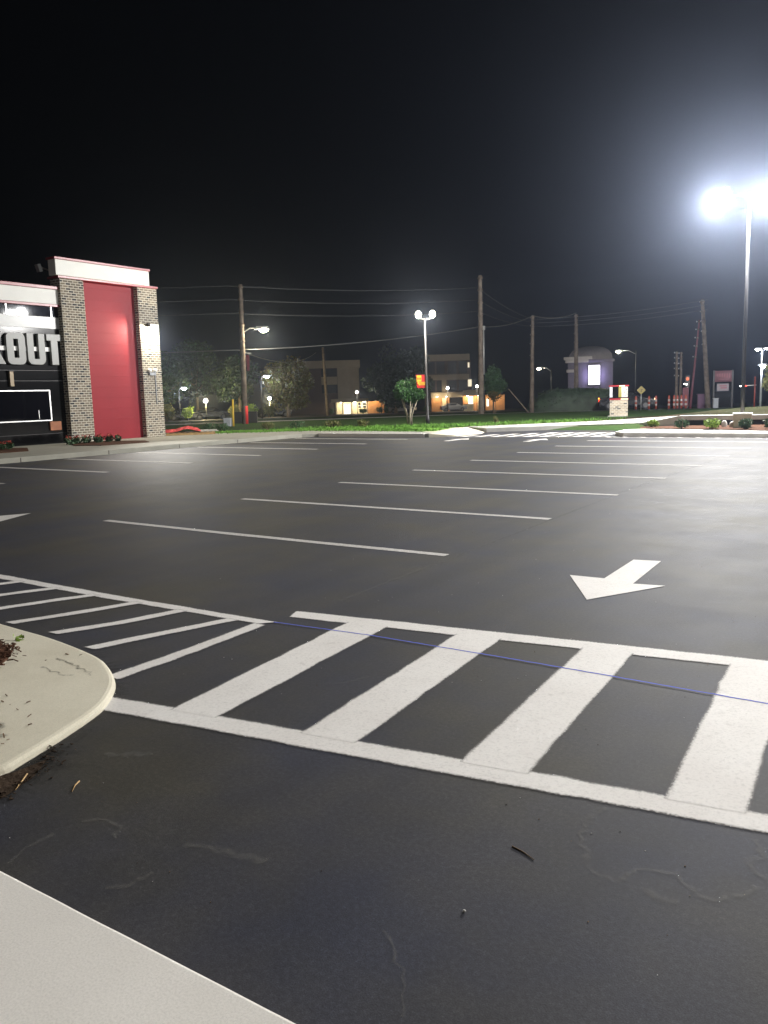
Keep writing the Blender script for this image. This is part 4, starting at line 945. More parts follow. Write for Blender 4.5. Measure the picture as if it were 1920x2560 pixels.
def cobra(name, parent, p, m, d, power, col, rad=0.12, sz=1.0, cl='darkmetal'):
    """luminaire head: tapered housing with a glowing lens; parts of the thing that carries it"""
    dv = Vector((d[0], d[1], 0)).normalized(); rt = RZ(math.atan2(dv.y, dv.x))
    hb = MB(); hb.box((0, 0, 0.06 * sz), (0.62 * sz, 0.26 * sz, 0.12 * sz), 'steel', rt, (0.7, 0.6)); h = hb.build('lamp_head', parent); h.location = p
    lb = MB(); lb.ball((0.06 * sz * dv.x, 0.06 * sz * dv.y, -0.03 * sz), (0.2 * sz, 0.16 * sz, 0.1 * sz), m); lb.build('lens', h)
    if power:
        L = _light('lamp_light', h, (0.06 * dv.x, 0.06 * dv.y, -0.2 * sz), power, col, rad)
    return h
cobra('h', P1, (1.0, 0.95, 6.0), M['lampwarm'], (0.75, 0.65), 1100, (1.0, 0.88, 0.62), 0.2, 1.6)
# short lit banner arm on the first pole
bn = MB(); bn.tube([(0.05, 0.05, 4.55), (0.48, 0.4, 4.5)], 0.018, 'steel', 5); bn.box((0.3, 0.22, 3.9), (0.16, 0.02, 1.0), 'maroon', RZ(0.6), (1.3, 1)); bn.build('banner', P1)
P2 = pole(-68.0, 86.6, 9.0, 0.24, (-0.3, -0.22), 'shorter pale wooden pole leaning beside the flowering tree')
P3 = pole(-29.5, 56.71, 10.4, 0.235, (0.02, 0.0), 'tallest thick wooden pole in the middle, right of the banner post')
cd = MB(); cd.tube([(0.24, 0.05, 3.0), (0.25, 0.05, 6.4)], 0.05, 'steel', 6); cd.box((0.27, 0.06, 6.5), (0.14, 0.14, 0.3), 'steel'); cd.build('riser', P3)
P4 = pole(-28.6, 64.1, 8.1, 0.2, (0.1, 0.0), 'dim wooden pole between the tallest pole and the hedge')
P5 = pole(-28.2, 73.2, 8.9, 0.23, (-0.05, 0.0), 'wooden pole rising behind the hedge in front of the tower')
P6 = pole(-16.5, 73.3, 9.2, 0.23, (-0.7, -0.15), 'pale pole left of the dim red sign')
P7 = pole(-18.98, 72.6, 5.0, 0.14, (-0.05, 0), 'left pole of the close pair behind the orange posts', m='wood')
P8 = pole(-18.68, 72.68, 4.95, 0.14, (0.0, 0), 'right pole of the close pair behind the orange posts', m='wood')
P9 = pole(-18.1, 73.6, 7.6, 0.11, (0.6, 0), 'thin leaning maroon pole behind the orange signal', m='maroon')
def cable(label, pts, sag, r=0.018, m='wire'):
    mb = MB(); P = []
    for a, b in zip(pts, pts[1:]):
        for k in range(12):
            t = k / 12; P.append(tuple(a[i] + (b[i] - a[i]) * t - (sag * 4 * t * (1 - t) if i == 2 else 0) for i in range(3)))
    P.append(pts[-1]); mb.tube(P, r, m, 5)
    o = mb.build('power_cable'); tag(o, label, 'cable', 'overhead cables')
for k, (z1_, z3_, zz) in enumerate(((8.85, 9.6, 'top'), (8.0, 8.7, 'second'), (7.15, 7.85, 'third'))):
    cable(('topmost', 'second highest', 'third highest')[k] + ' overhead cable strung between the two tall wooden poles', [(-70, 12, z1_ + .3), (-37.96 + 0.05 * k, 38.6, z1_), (-29.65, 56.7, z3_), (-28.5 + .2 * k, 64.1, 7.6 - .3 * k), (-16.8, 73.3, 8.9 - .4 * k)], 0.25)
cable('long pale low cable rising past the tallest pole towards the right', [(-70, 12, 5.2), (-37.7, 38.7, 4.85), (-29.55, 56.7, 6.7), (-28.5, 64.1, 7.9), (-28.25, 73.2, 8.7)], 0.3, 0.03, 'wirebright')
cable('bright slack cable dropping from the first pole towards the shorter leaning pole', [(-37.6, 38.8, 4.85), (-69.1, 85.9, 7.6)], 1.0, 0.03, 'wirebright')
# guy guard
gg = MB(); gg.tube([(-26.3, 58.5, gh(-26.3, 58.5) - .05), (-27.75, 57.9, 1.95)], 0.045, 'wood', 8); tag(gg.build('guy_guard'), 'thin tilted wooden guy guard leaning left, beside the dim pole', 'guy guard')
# yellow marker posts and utility box by the first pole
ym = MB(); ym.tube([(-35.15, 35.55, 0.05), (-35.12, 35.58, 1.72)], 0.06, 'yellow', 10); tag(ym.build('marker_post'), 'tall yellow marker post beside the grey wooden pole', 'marker post')
ub = empty('utility_box', (-35.45, 35.4, gh(-35.4, 35.4)), 'squat pale grey utility box at the foot of the yellow post', 'utility box')
MB().box((0, 0, 0.22), (0.42, 0.4, 0.44), 'utility', RZ(.5)).build('cabinet', ub, bevel=0.02); MB().box((0, 0, 0.475), (0.48, 0.46, 0.06), 'utility', RZ(.5), (.8, .8)).build('lid', ub)
for k, (x, y) in enumerate(((-39.1, 40.05), (-38.45, 40.75))):
    o = empty('utility_cabinet', (x, y, gh(x, y)), ['dark utility cabinet left of the grey wooden pole foot', 'dark utility cabinet right of the grey wooden pole foot'][k], 'utility box', 'dark cabinets behind the first pole')
    MB().box((0, 0, 0.36), (0.62, 0.5, 0.72), 'darkmetal', RZ(.7)).build('cabinet', o, bevel=0.02); MB().box((0, 0, 0.74), (0.66, 0.54, 0.05), 'darkmetal', RZ(.7)).build('lid', o)

# ------------------------------------------------------------------ lot lights
def lot_light(x, y, z0, zh, label, ax, aim, power, shown=True, sep=0.95, tilt=0.5):
    o = empty('lot_light', (x, y, z0), label, 'lot light', 'tall parking lot lights')
    h = zh - z0
    MB().lathe((0, 0, 0), [(0.32, -0.1), (0.32, 0.0), (0.3, 0.03)], 'concrete', 20).build('footing', o)
    p = MB(); p.tube([(0, 0, 0), (0, 0, h)], [0.085, 0.06], 'darkmetal', 12); p.build('pole', o)
    a = Vector((ax[0], ax[1], 0)).normalized(); am = Vector(aim).normalized()
    MB().tube([tuple(-a * (sep - .2) + Vector((0, 0, h - .06))), tuple(a * (sep - .2) + Vector((0, 0, h - .06)))], 0.035, 'darkmetal', 8).build('arm', o)
    q = am.to_track_quat('-Z', 'Y').to_matrix()
    for sg in (-1, 1):
        c = a * sg * sep + Vector((0, 0, h))
        hb = MB(); hb.box((0, 0, 0.05), (0.62, 0.5, 0.1), 'darkmetal', q); hd = hb.build('lamp_head', o, bevel=0.015); hd.location = c
        lb = MB(); lb.box(tuple(q @ Vector((0, 0, -0.015))), (0.56, 0.44, 0.03), 'lampcool', q); lb.build('lens', hd)
        _light('lamp_light', hd, tuple(am * 0.5), power, (1.0, 0.98, 0.95), 0.2)
    return o
lot_light(-7.03, 37.34, gbase(-7.03, 37.34), 9.5, 'tall lot light with two glaring white heads on the berm behind the tan block', (1.53, 0.30), (-0.4, -0.62, -0.62), 12500)
lot_light(6.7, 41.0, 0.12, 9.6, 'tall lot light beyond the right edge of the view, mirrored in the restaurant glass', (1, 0.1), (-0.6, -0.5, -0.6), 6000)
lot_light(4.8, 11.0, 0.0, 9.6, 'tall lot light beside the parking rows right of the view, lighting the near crosswalk', (0.2, 1), (-0.6, -0.2, -0.75), 3500)

# ------------------------------------------------------------------ street lamps
def banner_post():
    x, y = -22.28, 36.78; z = gh(x, y); o = empty('street_lamp', (x, y, z), 'black street lamp post with two glowing heads and a red and yellow banner', 'street lamp')
    MB().tube([(0, 0, -0.05), (0, 0, 0.4), (0, 0, 0.45), (-0.05, 0, 5.45)], [0.12, 0.11, 0.075, 0.05], 'darkmetal', 10).build('post', o)
    MB().tube([(-0.34, -0.2, 5.5), (-0.05, 0, 5.38), (0.30, 0.2, 5.46)], 0.03, 'darkmetal', 8).build('crossarm', o)
    for sx, sy in ((-0.31, -0.185), (0.31, 0.185)):
        h = MB().lathe((0, 0, 0), [(0.05, -0.14), (0.12, -0.1), (0.14, 0.06), (0.06, 0.16)], 'darkmetal', 14).build('lamp_head', o); h.location = (sx, sy, 5.68)
        MB().ball((0.02, -0.05, -0.04), (0.15, 0.15, 0.19), 'lampwarm').build('lens', h)
        _light('lamp_light', h, (0.06, -0.25, -0.2), 620, (1.0, 0.93, 0.78), 0.16)
    br = MB(); dirv = Vector((0.83, 0.55, 0)); rt = RZ(math.atan2(.55, .83)); c = Vector((-0.28, -0.17, 0))
    br.tube([(0, 0, 2.6), tuple(c * 2 + Vector((0, 0, 2.62)))], 0.012, 'darkmetal', 5); br.tube([(0, 0, 1.9), tuple(c * 1.6 + Vector((0, 0, 1.92)))], 0.012, 'darkmetal', 5); br.build('banner_bracket', o)
    b = MB(); b.box((c.x + .04, c.y + .02, 2.25), (0.46, 0.015, 0.68), 'bannerred', rt, (1.22, 1)); fl = b.build('banner', o)
    bl = MB(); n = Vector((0.55, -0.83, 0)) * 0.011
    def q(dx, dz, w, h, m, k=1.0): bl.box((c.x + .04 + dx * .83 + n.x * k, c.y + .02 + dx * .55 + n.y * k, 2.25 + dz), (w, 0.004, h), m, rt)
    q(-0.12, 0.15, 0.24, 0.32, 'banneryellow'); q(0.02, -0.08, 0.44, 0.09, 'banneryellow'); q(0.02, -0.165, 0.34, 0.06, 'banneryellow'); 
    for k in range(3): q(-0.19 + .07 * k, 0.14, 0.035, 0.1, 'bannerred', 1.5)
    q(0.03, -0.08, 0.3, 0.025, 'bannerred', 1.5); q(0.03, -0.165, 0.2, 0.02, 'bannerred', 1.5)
    bl.build('banner_print', fl)
banner_post()
def street_lamp(x, y, h, label, m, d, power, col, arm=1.2, sz=1.0, rad=0.14, globe=False):
    z = gh(x, y); o = empty('street_lamp', (x, y, z), label, 'street lamp', 'distant street lamps'); d = Vector((d[0], d[1], 0)).normalized()
    if globe:
        MB().tube([(0, 0, -.1), (0, 0, h)], [0.06, .045], 'darkmetal', 8).build('post', o)
        g = MB().lathe((0, 0, h), [(0.1, 0), (0.22, 0.12), (0.24, 0.25), (0.14, 0.42), (0.03, 0.46)], m, 14).build('lens', o)
        if power: _light('lamp_light', o, (d.x * .5, d.y * .5, h + .2), power, col, rad)
    else:
        MB().tube([(0, 0, -.1), (0, 0, h)], [0.07, .05], 'darkmetal', 8).build('post', o)
        MB().tube([(0, 0, h - .3), tuple(d * arm * .5 + Vector((0, 0, h + .05))), tuple(d * arm + Vector((0, 0, h + .08)))], 0.03, 'steel', 6).build('arm', o)
        cobra('h', o, tuple(d * (arm + .2) + Vector((0, 0, h + .04))), M[m], d, power, col, rad, sz)
    return o
street_lamp(-58.7, 63.7, 4.3, 'blue white street lamp above the dark trees right of the first wooden pole', 'lampcool', (0.9, -0.2), 480, (0.86, 0.93, 1.0), 0.8, 1.5, .2)
street_lamp(-64.6, 57.8, 3.3, 'blue white street lamp above the olive tree beside the brick pillar', 'lampcool', (0.9, -0.2), 480, (0.86, 0.93, 1.0), 0.8, 1.4, .2)
street_lamp(-70.9, 78.4, 2.2, 'small round globe lamp under the dark trees', 'lampneutral', (0.5, -.8), 2200, (1.0, 0.80, 0.36), globe=True)
street_lamp(-31.0, 74.0, 4.2, 'small warm lamp on a short arm left of the lilac tower', 'lampwarm', (-.9, -.3), 120, (1.0, .9, .66), .9, 1.1)
street_lamp(-23.9, 77.0, 5.55, 'warm lamp on an arm above the brick sign right of the tower', 'lampwarm', (-.95, -.35), 260, (1.0, .9, .6), 1.3, 1.2)
street_lamp(-67.2, 63.9, 1.9, 'added low globe lamp lighting the bushes near the yellow post', 'lampneutral', (0.5, -.8), 1600, (1.0, 0.80, 0.36), globe=True)  # extra lamp added to light the foliage under the trees
def twin():
    x, y = -10.05, 59.2; z = gh(x, y); o = empty('street_lamp', (x, y, z), 'post at the right edge with two blue white glaring heads, one below the other', 'street lamp')
    MB().tube([(0, 0, -.1), (0, 0, 3.9)], [.07, .05], 'steel', 8).build('post', o); MB().tube([(-.25, 0, 3.9), (.5, .1, 3.95)], .025, 'darkmetal', 6).build('arm', o)
    cobra('h', o, (-.22, 0, 3.93), M['lampcool'], (-1, 0), 160, (.8, .9, 1), .1, .8); cobra('h', o, (.2, .05, 3.95), M['lampcool'], (1, 0), 0, (.8, .9, 1), .1, .6); cobra('h', o, (.08, -.12, 2.85), M['lampcool'], (1, -.5), 220, (.75, .86, 1), .14, 1.0)
twin()

# ------------------------------------------------------------------ far buildings
def frame_at(px, py, rz): return px, py, gh(px, py), rz
def local(o):
    return lambda mb, n, **k: mb.build(n, o, **k)
def college_left():
    # local x along the front, local -y towards the street
    x, y = -92.0, 120.0; rz = math.radians(37.5); o = empty('college_building', (x, y, gh(x, y) + .05), 'three storey beige building on the left with a bright cream entrance', 'building', rz=rz); P = local(o)
    P(MB().bb(-9.5, 0.2, 0.4, 12, 0, 8.6, 'brownwall').bb(0.2, 2.7, 0.0, 12, 2.4, 8.6, 'beige').bb(-9.5, -2.8, 0.1, .4, 2.6, 8.2, 'brownwall'), 'wall')
    P(MB().bb(-9.8, 4.4, -0.2, 12.2, 8.4, 9.75, 'beige'), 'roof_band', bevel=.03)
    P(MB().bb(2.7, 4.2, 1.5, 12, 0, 8.4, 'beige'), 'side_wall')
    for z0, z1 in ((6.85, 8.3), (3.9, 5.4)): P(MB().bb(-2.7, .1, .3, .42, z0, z1, 'darkwindow'), 'window')
    P(MB().bb(-2.75, .15, .25, .45, 5.4, 6.85, 'beige'), 'spandrel')
    P(MB().bb(-1.1, 5.6, -3.2, .3, 2.15, 2.75, 'beige'), 'canopy', bevel=.03)
    P(MB().bb(-.3, 5.5, -0.15, .35, 0, 2.15, 'cream'), 'entrance_wall')
    d = MB().bb(1.2, 2.4, -.2, -.12, 0, 1.75, 'litwindow2').build('door', o); MB().bb(1.78, 1.82, -.23, -.2, 0, 1.75, 'darkmetal').build('mullion', d)
    for a, b in ((3.85, 4.3), (4.7, 5.3)):
        w = MB().bb(a, b, -.18, -.12, 1.05, 2.05, 'darkwindow').build('window', o); MB().bb(a - .06, b + .06, -.21, -.18, 1.4, 1.48, 'whitebar').build('frame', w)
    for a in (-.2, 0.95, 2.6, 5.4): P(MB().bb(a - .09, a + .09, -3.0, -2.8, 0, 2.15, 'cream'), 'column')
    P(MB().bb(5.5, 8.6, -.6, 5, 0, 2.2, 'orangebrick'), 'side_wing')
    for a in (0.8, 3.2, 4.9):
        f = MB().box((a, -1.6, 2.12), (.5, .25, .05), 'lampwarm').build('ceiling_lamp', o); _light('lamp_light', f, (a, -1.6, 1.95), 190, (1.0, .88, .60), .12)
    f = MB().box((7, -.75, 2.3), (.3, .3, .12), 'darkmetal').build('wing_lamp', o); _light('lamp_light', f, (7, -1.6, 2.2), 110, (1.0, .70, .34), .12)
    return o
college_left()
def college_right():
    x, y = -77.0, 128.8; rz = math.radians(31); o = empty('college_building', (x, y, gh(x, y) + .05), 'three storey brown building behind the banner post with lit orange ground floor', 'building', rz=rz); P = local(o)
    P(MB().bb(-1.3, 7.1, 0, 12, 3.3, 9.1, 'brownwall').bb(-1.3, 8.0, .6, 12, 0, 3.3, 'brownwall'), 'wall')
    P(MB().bb(-1.5, 6.9, -.15, 12, 9.05, 10.2, 'beige'), 'roof_band', bevel=.03)
    P(MB().bb(-1.4, 6.8, -.12, 0, 5.65, 6.6, 'beige'), 'spandrel')
    for z0, z1 in ((6.7, 9.0), (3.5, 5.6)):
        for a in (-.9, 0.9, 3.0, 4.9): P(MB().bb(a, a + 1.5, -.04, .02, z0 + .1, z1 - .1, 'darkwindow'), 'window')
    P(MB().bb(1.8, 2.7, -.2, -.02, 3.3, 6.0, 'beige'), 'pier')
    for z0, z1, a, b in ((7.75, 8.65, 6.55, 6.85), (4.35, 5.6, 6.55, 7.2)): P(MB().bb(a, b, -.08, -.02, z0, z1, 'litwindow'), 'lit_window')
    P(MB().bb(-.2, 3.2, -.3, .6, 2.4, 3.45, 'beige').bb(3.2, 5.6, -.3, .6, 2.5, 3.45, 'beige').bb(5.6, 9.2, -1.2, .6, 2.7, 3.7, 'beige'), 'canopy', bevel=.03)
    P(MB().bb(-.1, 1.8, -.1, .6, 0, 2.4, 'orangebrick').bb(2.6, 3.15, -.1, .6, 0, 2.4, 'orangebrick'), 'brick_panel'); P(MB().bb(1.85, 2.55, -.2, .6, 0, 2.4, 'cream'), 'cream_pier')
    P(MB().bb(3.3, 5.5, .3, .55, 0, 2.4, 'darkwindow'), 'glazing')
    P(MB().bb(5.6, 9.2, -.1, .55, 0, 2.7, 'orangebrick'), 'porch_wall')
    for a, b, z0 in ((6.55, 7.4, 1.2), (8.35, 8.85, .2)):
        w = MB().bb(a, b, -.17, -.11, z0, 2.6, 'litwindow2').build('lit_window', o); MB().bb(a - .06, a, -.2, -.1, z0, 2.6, 'cream').bb(b, b + .06, -.2, -.1, z0, 2.6, 'cream').build('frame', w)
    P(MB().bb(5.5, 7.4, -2.0, -1.8, 0, 1.2, 'cream'), 'low_wall')
    P(MB().bb(9.7, 13.1, -.2, 4, 0, 2.75, 'orangebrick'), 'side_wing')
    w = P(MB().bb(9.85, 10.25, -.26, -.2, .7, 2.1, 'litwindow2'), 'lit_window')
    for a, p, yy in ((0.9, 150, -1.2), (2.6, 90, -1.2), (6.4, 190, -1.0), (8.4, 190, -1.0), (11.4, 200, -1.6)):
        f = MB().box((a, yy + .6, 2.66), (.3, .2, .05), 'lampwarm').build('ceiling_lamp', o); _light('lamp_light', f, (a, yy, 2.45), p, (1.0, .80, .48), .12)
college_right()
for k, (x, y, r) in enumerate(((-86.9, 121.0, .75), (-84.3, 122.5, .8), (-83.2, 123.4, .8), (-91.5, 117.6, .8), (-76.6, 126.2, .9))):
    shrub(x, y, gh(x, y), r, r * 1.5, 'leafmid', ['clipped green bush right of the bright cream entrance', 'left clipped bush before the orange wing', 'right clipped bush before the orange wing', 'bush left of the bright cream entrance', 'tall clipped bush left of the orange brick panels'][k], 100 + k, 900, 'clipped bushes at the far buildings', .16)
for k, (x, y, h) in enumerate(((-82.5, 113.2, 3.5), (-79.2, 115.6, 3.2), (-69.6, 121.6, 3.75), (-64.9, 123.3, 3.9))):
    street_lamp(x, y, h, ['post top globe lamp before the bright cream entrance', 'post top globe lamp before the orange side wing', 'post top globe lamp above the parked grey car', 'post top globe lamp beside the tallest wooden pole'][k], 'lampneutral', (.56, -.82), 420, (1.0, .9, .7), globe=True)
# low dark planting ledge in front of the far buildings
def tower():
    x, y = -29.25, 79.75; o = empty('sign_tower', (x, y, gh(x, y)), 'lilac brick tower with stepped stone cornices, rounded roof and a glowing screen', 'tower', rz=math.radians(20.3)); P = local(o)
    P(MB().bb(-2.2, 2.15, -.3, 3.6, 0, 5.0, 'lilac'), 'wall')
    P(MB().bb(-2.45, -.2, -.62, .4, 4.7, 5.0, 'cornice').bb(-2.6, .15, -.75, .6, 5.0, 5.28, 'cornice').bb(-2.35, -1.3, -.55, .4, 3.75, 4.05, 'cornice').bb(-2.2, 2.3, -.42, -.3, 4.72, 4.98, 'lilac'), 'cornice', bevel=.03)
    rf = MB(); n = 7; sec = [(1.0, 5.0), (.97, 5.45), (.84, 5.85), (.62, 6.15), (.3, 6.32), (.05, 6.36)]
    for s_, z in sec:
        for (a, b) in ((-2.15, -.25), (2.1, -.25), (2.1, 3.55), (-2.15, 3.55)): rf.v.append((a * s_, 1.65 + (b - 1.65) * s_, z))
    for i in range(len(sec) - 1):
        for k in range(4): k2 = (k + 1) % 4; rf.face([i * 4 + k, i * 4 + k2, (i + 1) * 4 + k2, (i + 1) * 4 + k], 'domegrey', True)
    rf.build('roof', o)
    s = P(MB().bb(-.25, .95, -.46, -.3, 2.45, 4.45, 'darkmetal'), 'screen_case'); MB().bb(-.2, .9, -.475, -.461, 2.5, 4.4, 'screen').build('screen', s)
    t = MB()
    for k in range(5): t.bb(.25, .82, -.482, -.476, 4.15 - .16 * k, 4.22 - .16 * k, 'screenpink')
    t.bb(.22, .88, -.482, -.476, 2.9, 3.4, 'screenpink'); t.build('screen_print', s)
    L = bpy.data.lights.new('screen_light', 'AREA'); L.energy = 120; L.size = 1.2; L.color = (.62, .55, 1.0)
    lo = bpy.data.objects.new('screen_light', L); COL.objects.link(lo); lo.parent = s; lo.location = (.35, -.9, 3.4); lo.rotation_euler = (math.radians(90), 0, 0)
tower()

# ------------------------------------------------------------------ brick pedestal sign, low wall, block, rocks
def pedestal():
    x, y = -15.72, 47.6; o = empty('pedestal_sign', (x, y, gh(x, y)), 'brick based roadside sign with lit yellow and white panel and red trim', 'sign', rz=math.radians(18)); P = local(o)
    P(MB().bb(-.52, .5, -.3, .3, -.05, .95, 'sign_brick'), 'base', boxuv=True, bevel=.01); P(MB().bb(-.62, .42, -.4, .4, -.06, .03, 'walkfar'), 'footing')
    P(MB().bb(-.54, .52, -.32, .32, .95, 1.04, 'redtrim'), 'red_band'); P(MB().bb(-.5, .48, -.25, .25, 1.04, 1.72, 'blackwall'), 'cabinet', bevel=.01)
    P(MB().bb(-.58, .55, -.32, .32, 1.72, 1.80, 'redtrim'), 'cap'); P(MB().bb(-.53, -.37, -.29, -.252, 1.1, 1.7, 'utility'), 'side_panel')
    p = P(MB().bb(.14, .48, -.275, -.252, 1.1, 1.7, 'menulit'), 'lit_panel'); MB().bb(-.03, .138, -.275, -.252, 1.1, 1.7, 'menuyellow').build('yellow_panel', p)
    t = MB(); rng = random.Random(2)
    for k in range(26): a = rng.uniform(.16, .42); z = rng.uniform(1.14, 1.62); t.bb(a, a + rng.uniform(.02, .05), -.279, -.276, z, z + rng.uniform(.01, .04), 'inkdark')
    t.build('panel_print', p)
    for a, b in ((0.0, .3), (.5, .8)): pass
    P(MB().bb(.0, .32, -.34, -.322, 1.725, 1.78, 'menuedge').bb(.1, .5, -.34, -.322, .965, 1.02, 'menuedge'), 'light_strip')
    _light('strip_light', o, (.2, -.7, 1.55), 14, (1, .85, .6), .06)
pedestal()
def low_wall():
    o = empty('low_wall', (-6.0, 33.7, .12), 'low grey wall behind the shrubs, its recessed face painted dark as shade', 'wall', rz=math.radians(6)); P = local(o)
    P(MB().bb(-2.6, 9, -.12, .5, .28, .46, 'greywall'), 'coping', bevel=.015); P(MB().bb(-2.5, 9, .05, .45, -.1, .28, 'darkwindow'), 'face')  # face coloured near black for the shade under the coping
    P(MB().prism([(-3.4, -.3), (-2.6, -.12), (-2.6, .5), (-3.6, 1.6), (-4.6, 2.0)], -.1, lambda x, y: .1 + .36 * max(0, min(1, (x + 4.4) / 1.8)), 'greywall'), 'ramp_end')
low_wall()
def block():
    o = empty('concrete_block', (-6.05, 32.2, .13), 'square tan pier with a pale cap standing in the right mulch strip', 'pier', rz=math.radians(10)); P = local(o)
    P(MB().bb(-.31, .31, -.3, .3, -.05, .52, 'tanblock'), 'body', bevel=.02); P(MB().bb(-.34, .34, -.33, .33, .52, .575, 'whitepanel'), 'cap', bevel=.012)
block()
for k, (x, y, s_) in enumerate(((-6.75, 32.6, .2), (-6.5, 32.45, .17))):
    rb = MB(); rb.ball((0, 0, .1), (s_ * .55, s_ * .5, s_ * .8), 'rock', 7, 5); o = rb.build('rock'); o.location = (x, y, gbase(x, y) + .04); o.rotation_euler = (0.2, .3 * k, k)
    tag(o, ['taller pale rock leaning beside the tan pier', 'smaller pale rock next to the tan pier'][k], 'rock', 'pale rocks by the tan pier')

# ------------------------------------------------------------------ cars
def car_mesh(kind):
    if kind == 'suv': prof = [(-2.3, .35), (-2.35, .75), (-2.3, 1.05), (-2.1, 1.72), (-1.9, 1.82), (.2, 1.85), (.5, 1.8), (1.15, 1.15), (2.1, 1.02), (2.3, .8), (2.3, .35)]
    else: prof = [(-2.2, .32), (-2.25, .7), (-2.1, .98), (-1.6, 1.02), (-.9, 1.42), (.2, 1.45), (.55, 1.36), (1.2, .98), (2.0, .85), (2.2, .65), (2.2, .32)]
    return prof
def car(x, y, rz, kind, paint, label, lights=None, group='cars in the street and far lots'):
    o = empty('parked_car' if lights is None else 'car', (x, y, gh(x, y) + (0.06 if sdist(x, y) < 14 else 0.03)), label, 'car', group, rz); prof = car_mesh(kind); hw = .88
    b = MB(); n = len(prof); top = max(p[1] for p in prof)
    for sgn in (-1, 1):
        for px, pz in prof: b.v.append((px, sgn * (hw - .22 * max(0, (pz - .95) / (top - .95))), pz))
    b.face([i for i in range(n)], paint); b.face([n + i for i in range(n)][::-1], paint)
    for i in range(n): j = (i + 1) % n; b.face([i, n + i, n + j, j], paint)
    b.build('body', o, bevel=.06)
    g = MB(); zt = top - .1
    x0, x1 = (-2.0, .75) if kind == 'suv' else (-1.35, .8)
    for sgn in (-1, 1):
        yy = sgn * (hw - .075); yt = sgn * (hw - .22 * (zt - .95) / (top - .95) + .012)
        g.poly([(x0, yy + sgn * .01, 1.06), (x1 + .1, yy + sgn * .01, 1.06), (x1 - .45, yt, zt), (x0 + .25, yt, zt)][::(1 if sgn < 0 else -1)], 'darkwindow')
    g.build('window', o)
    for px in (-1.4, 1.4):
        for sgn in (-1, 1):
            w = MB().tube([(0, -.11, 0), (0, .11, 0)], .34, 'tyre', 18).build('wheel', o); w.location = (px, sgn * (hw - .08), .34)
            MB().tube([(0, -.125, 0), (0, .125, 0)], .2, 'rim', 14).build('rim', w)
    for px, nm, m_ in ((-1, 'tail_light', 'bannerred'), (1, 'headlight', 'reflwhite')):
        lit = lights and lights.get(nm)
        for sgn in (-1, 1):
            q = MB().box((px * 2.27 if kind == 'suv' else px * 2.18, sgn * .62, .92 if kind == 'suv' else .76), (.14, .36, .2), lit or m_).build(nm, o)
            if lit and nm == 'tail_light': MB().box((-2.35 if kind == 'suv' else -2.26, sgn * .62, .93), (.02, .24, .09), 'tailhot').build('bulb', q)
    return o
car(-21.3, 66.6, math.radians(17.6), 'sedan', 'carblack', 'dark car with a glowing red tail light and amber headlights behind the brick sign', {'tail_light': 'tail', 'headlight': 'headlamp'})
car(-69.7, 123.7, math.radians(40), 'sedan', 'cargrey', 'grey parked car in front of the dark doorway of the brown building')
car(-75.0, 115.8, math.radians(20), 'sedan', 'cargrey', 'parked car half hidden behind the crepe myrtle stems')
for k, (x, y) in enumerate(((-74.2, 67.2), (-72.2, 69.4), (-66.9, 74.4))):
    car(x, y, math.radians(50), 'sedan', 'carblack', ['parked car glinting under the olive tree beside the brick pillar', 'parked car glinting left of the yellow post', 'parked car glinting right of the first wooden pole'][k])

# ------------------------------------------------------------------ orange delineator posts, signs, signal
def delineator(x, y, label, group='orange and white delineator posts'):
    o = empty('delineator_post', (x, y, gh(x, y)), label, 'traffic post', group)
    MB().lathe((0, 0, 0), [(.2, 0), (.2, .05), (.12, .08)], 'tyre', 12).build('base', o)
    MB().lathe((0, 0, .08), [(.085, 0), (.085, .9), (.05, .95), (.05, 1.0)], 'orange', 12).build('post', o)
    bnd = MB()
    for z in (.3, .62): bnd.lathe((0, 0, z), [(.09, 0), (.09, .16)], 'reflwhite', 12)
    bnd.build('reflective_band', o)
delineator(-19.4, 62.7, 'orange and white traffic post standing alone right of the brick sign')
delineator(-18.5, 63.0, 'orange and white traffic post left of the amber car lights'); delineator(-18.0, 63.1, 'orange and white traffic post right of the amber car lights')
delineator(-17.1, 63.3, 'orange and white traffic post just left of the tight row of four')
for k in range(4): delineator(-16.75 + .2 * k + .02 * k * k, 63.4 + .1 * k, 'orange and white traffic post in the tight row of four before the pair of poles')
def sign(name, x, y, h, build, label, cat, rz=math.radians(20)):
    o = empty(name, (x, y, gh(x, y)), label, cat, rz=rz); build(o, local(o)); return o
def _yellow(o, P):
    P(MB().tube([(0, .04, -.1), (0, .04, 1.65)], .03, 'steel', 6), 'post'); P(MB().box((0, 0, 1.5), (.46, .02, .46), 'signyellow', Matrix.Rotation(math.pi / 4, 3, 'Y')), 'panel'); P(MB().box((0, -.013, 1.46), (.045, .004, .22), 'inkdark').box((.05, -.013, 1.55), (.12, .004, .045), 'inkdark'), 'symbol')
sign('warning_sign', -18.8, 62.0, 1.6, _yellow, 'yellow diamond warning sign right of the brick sign', 'road sign')
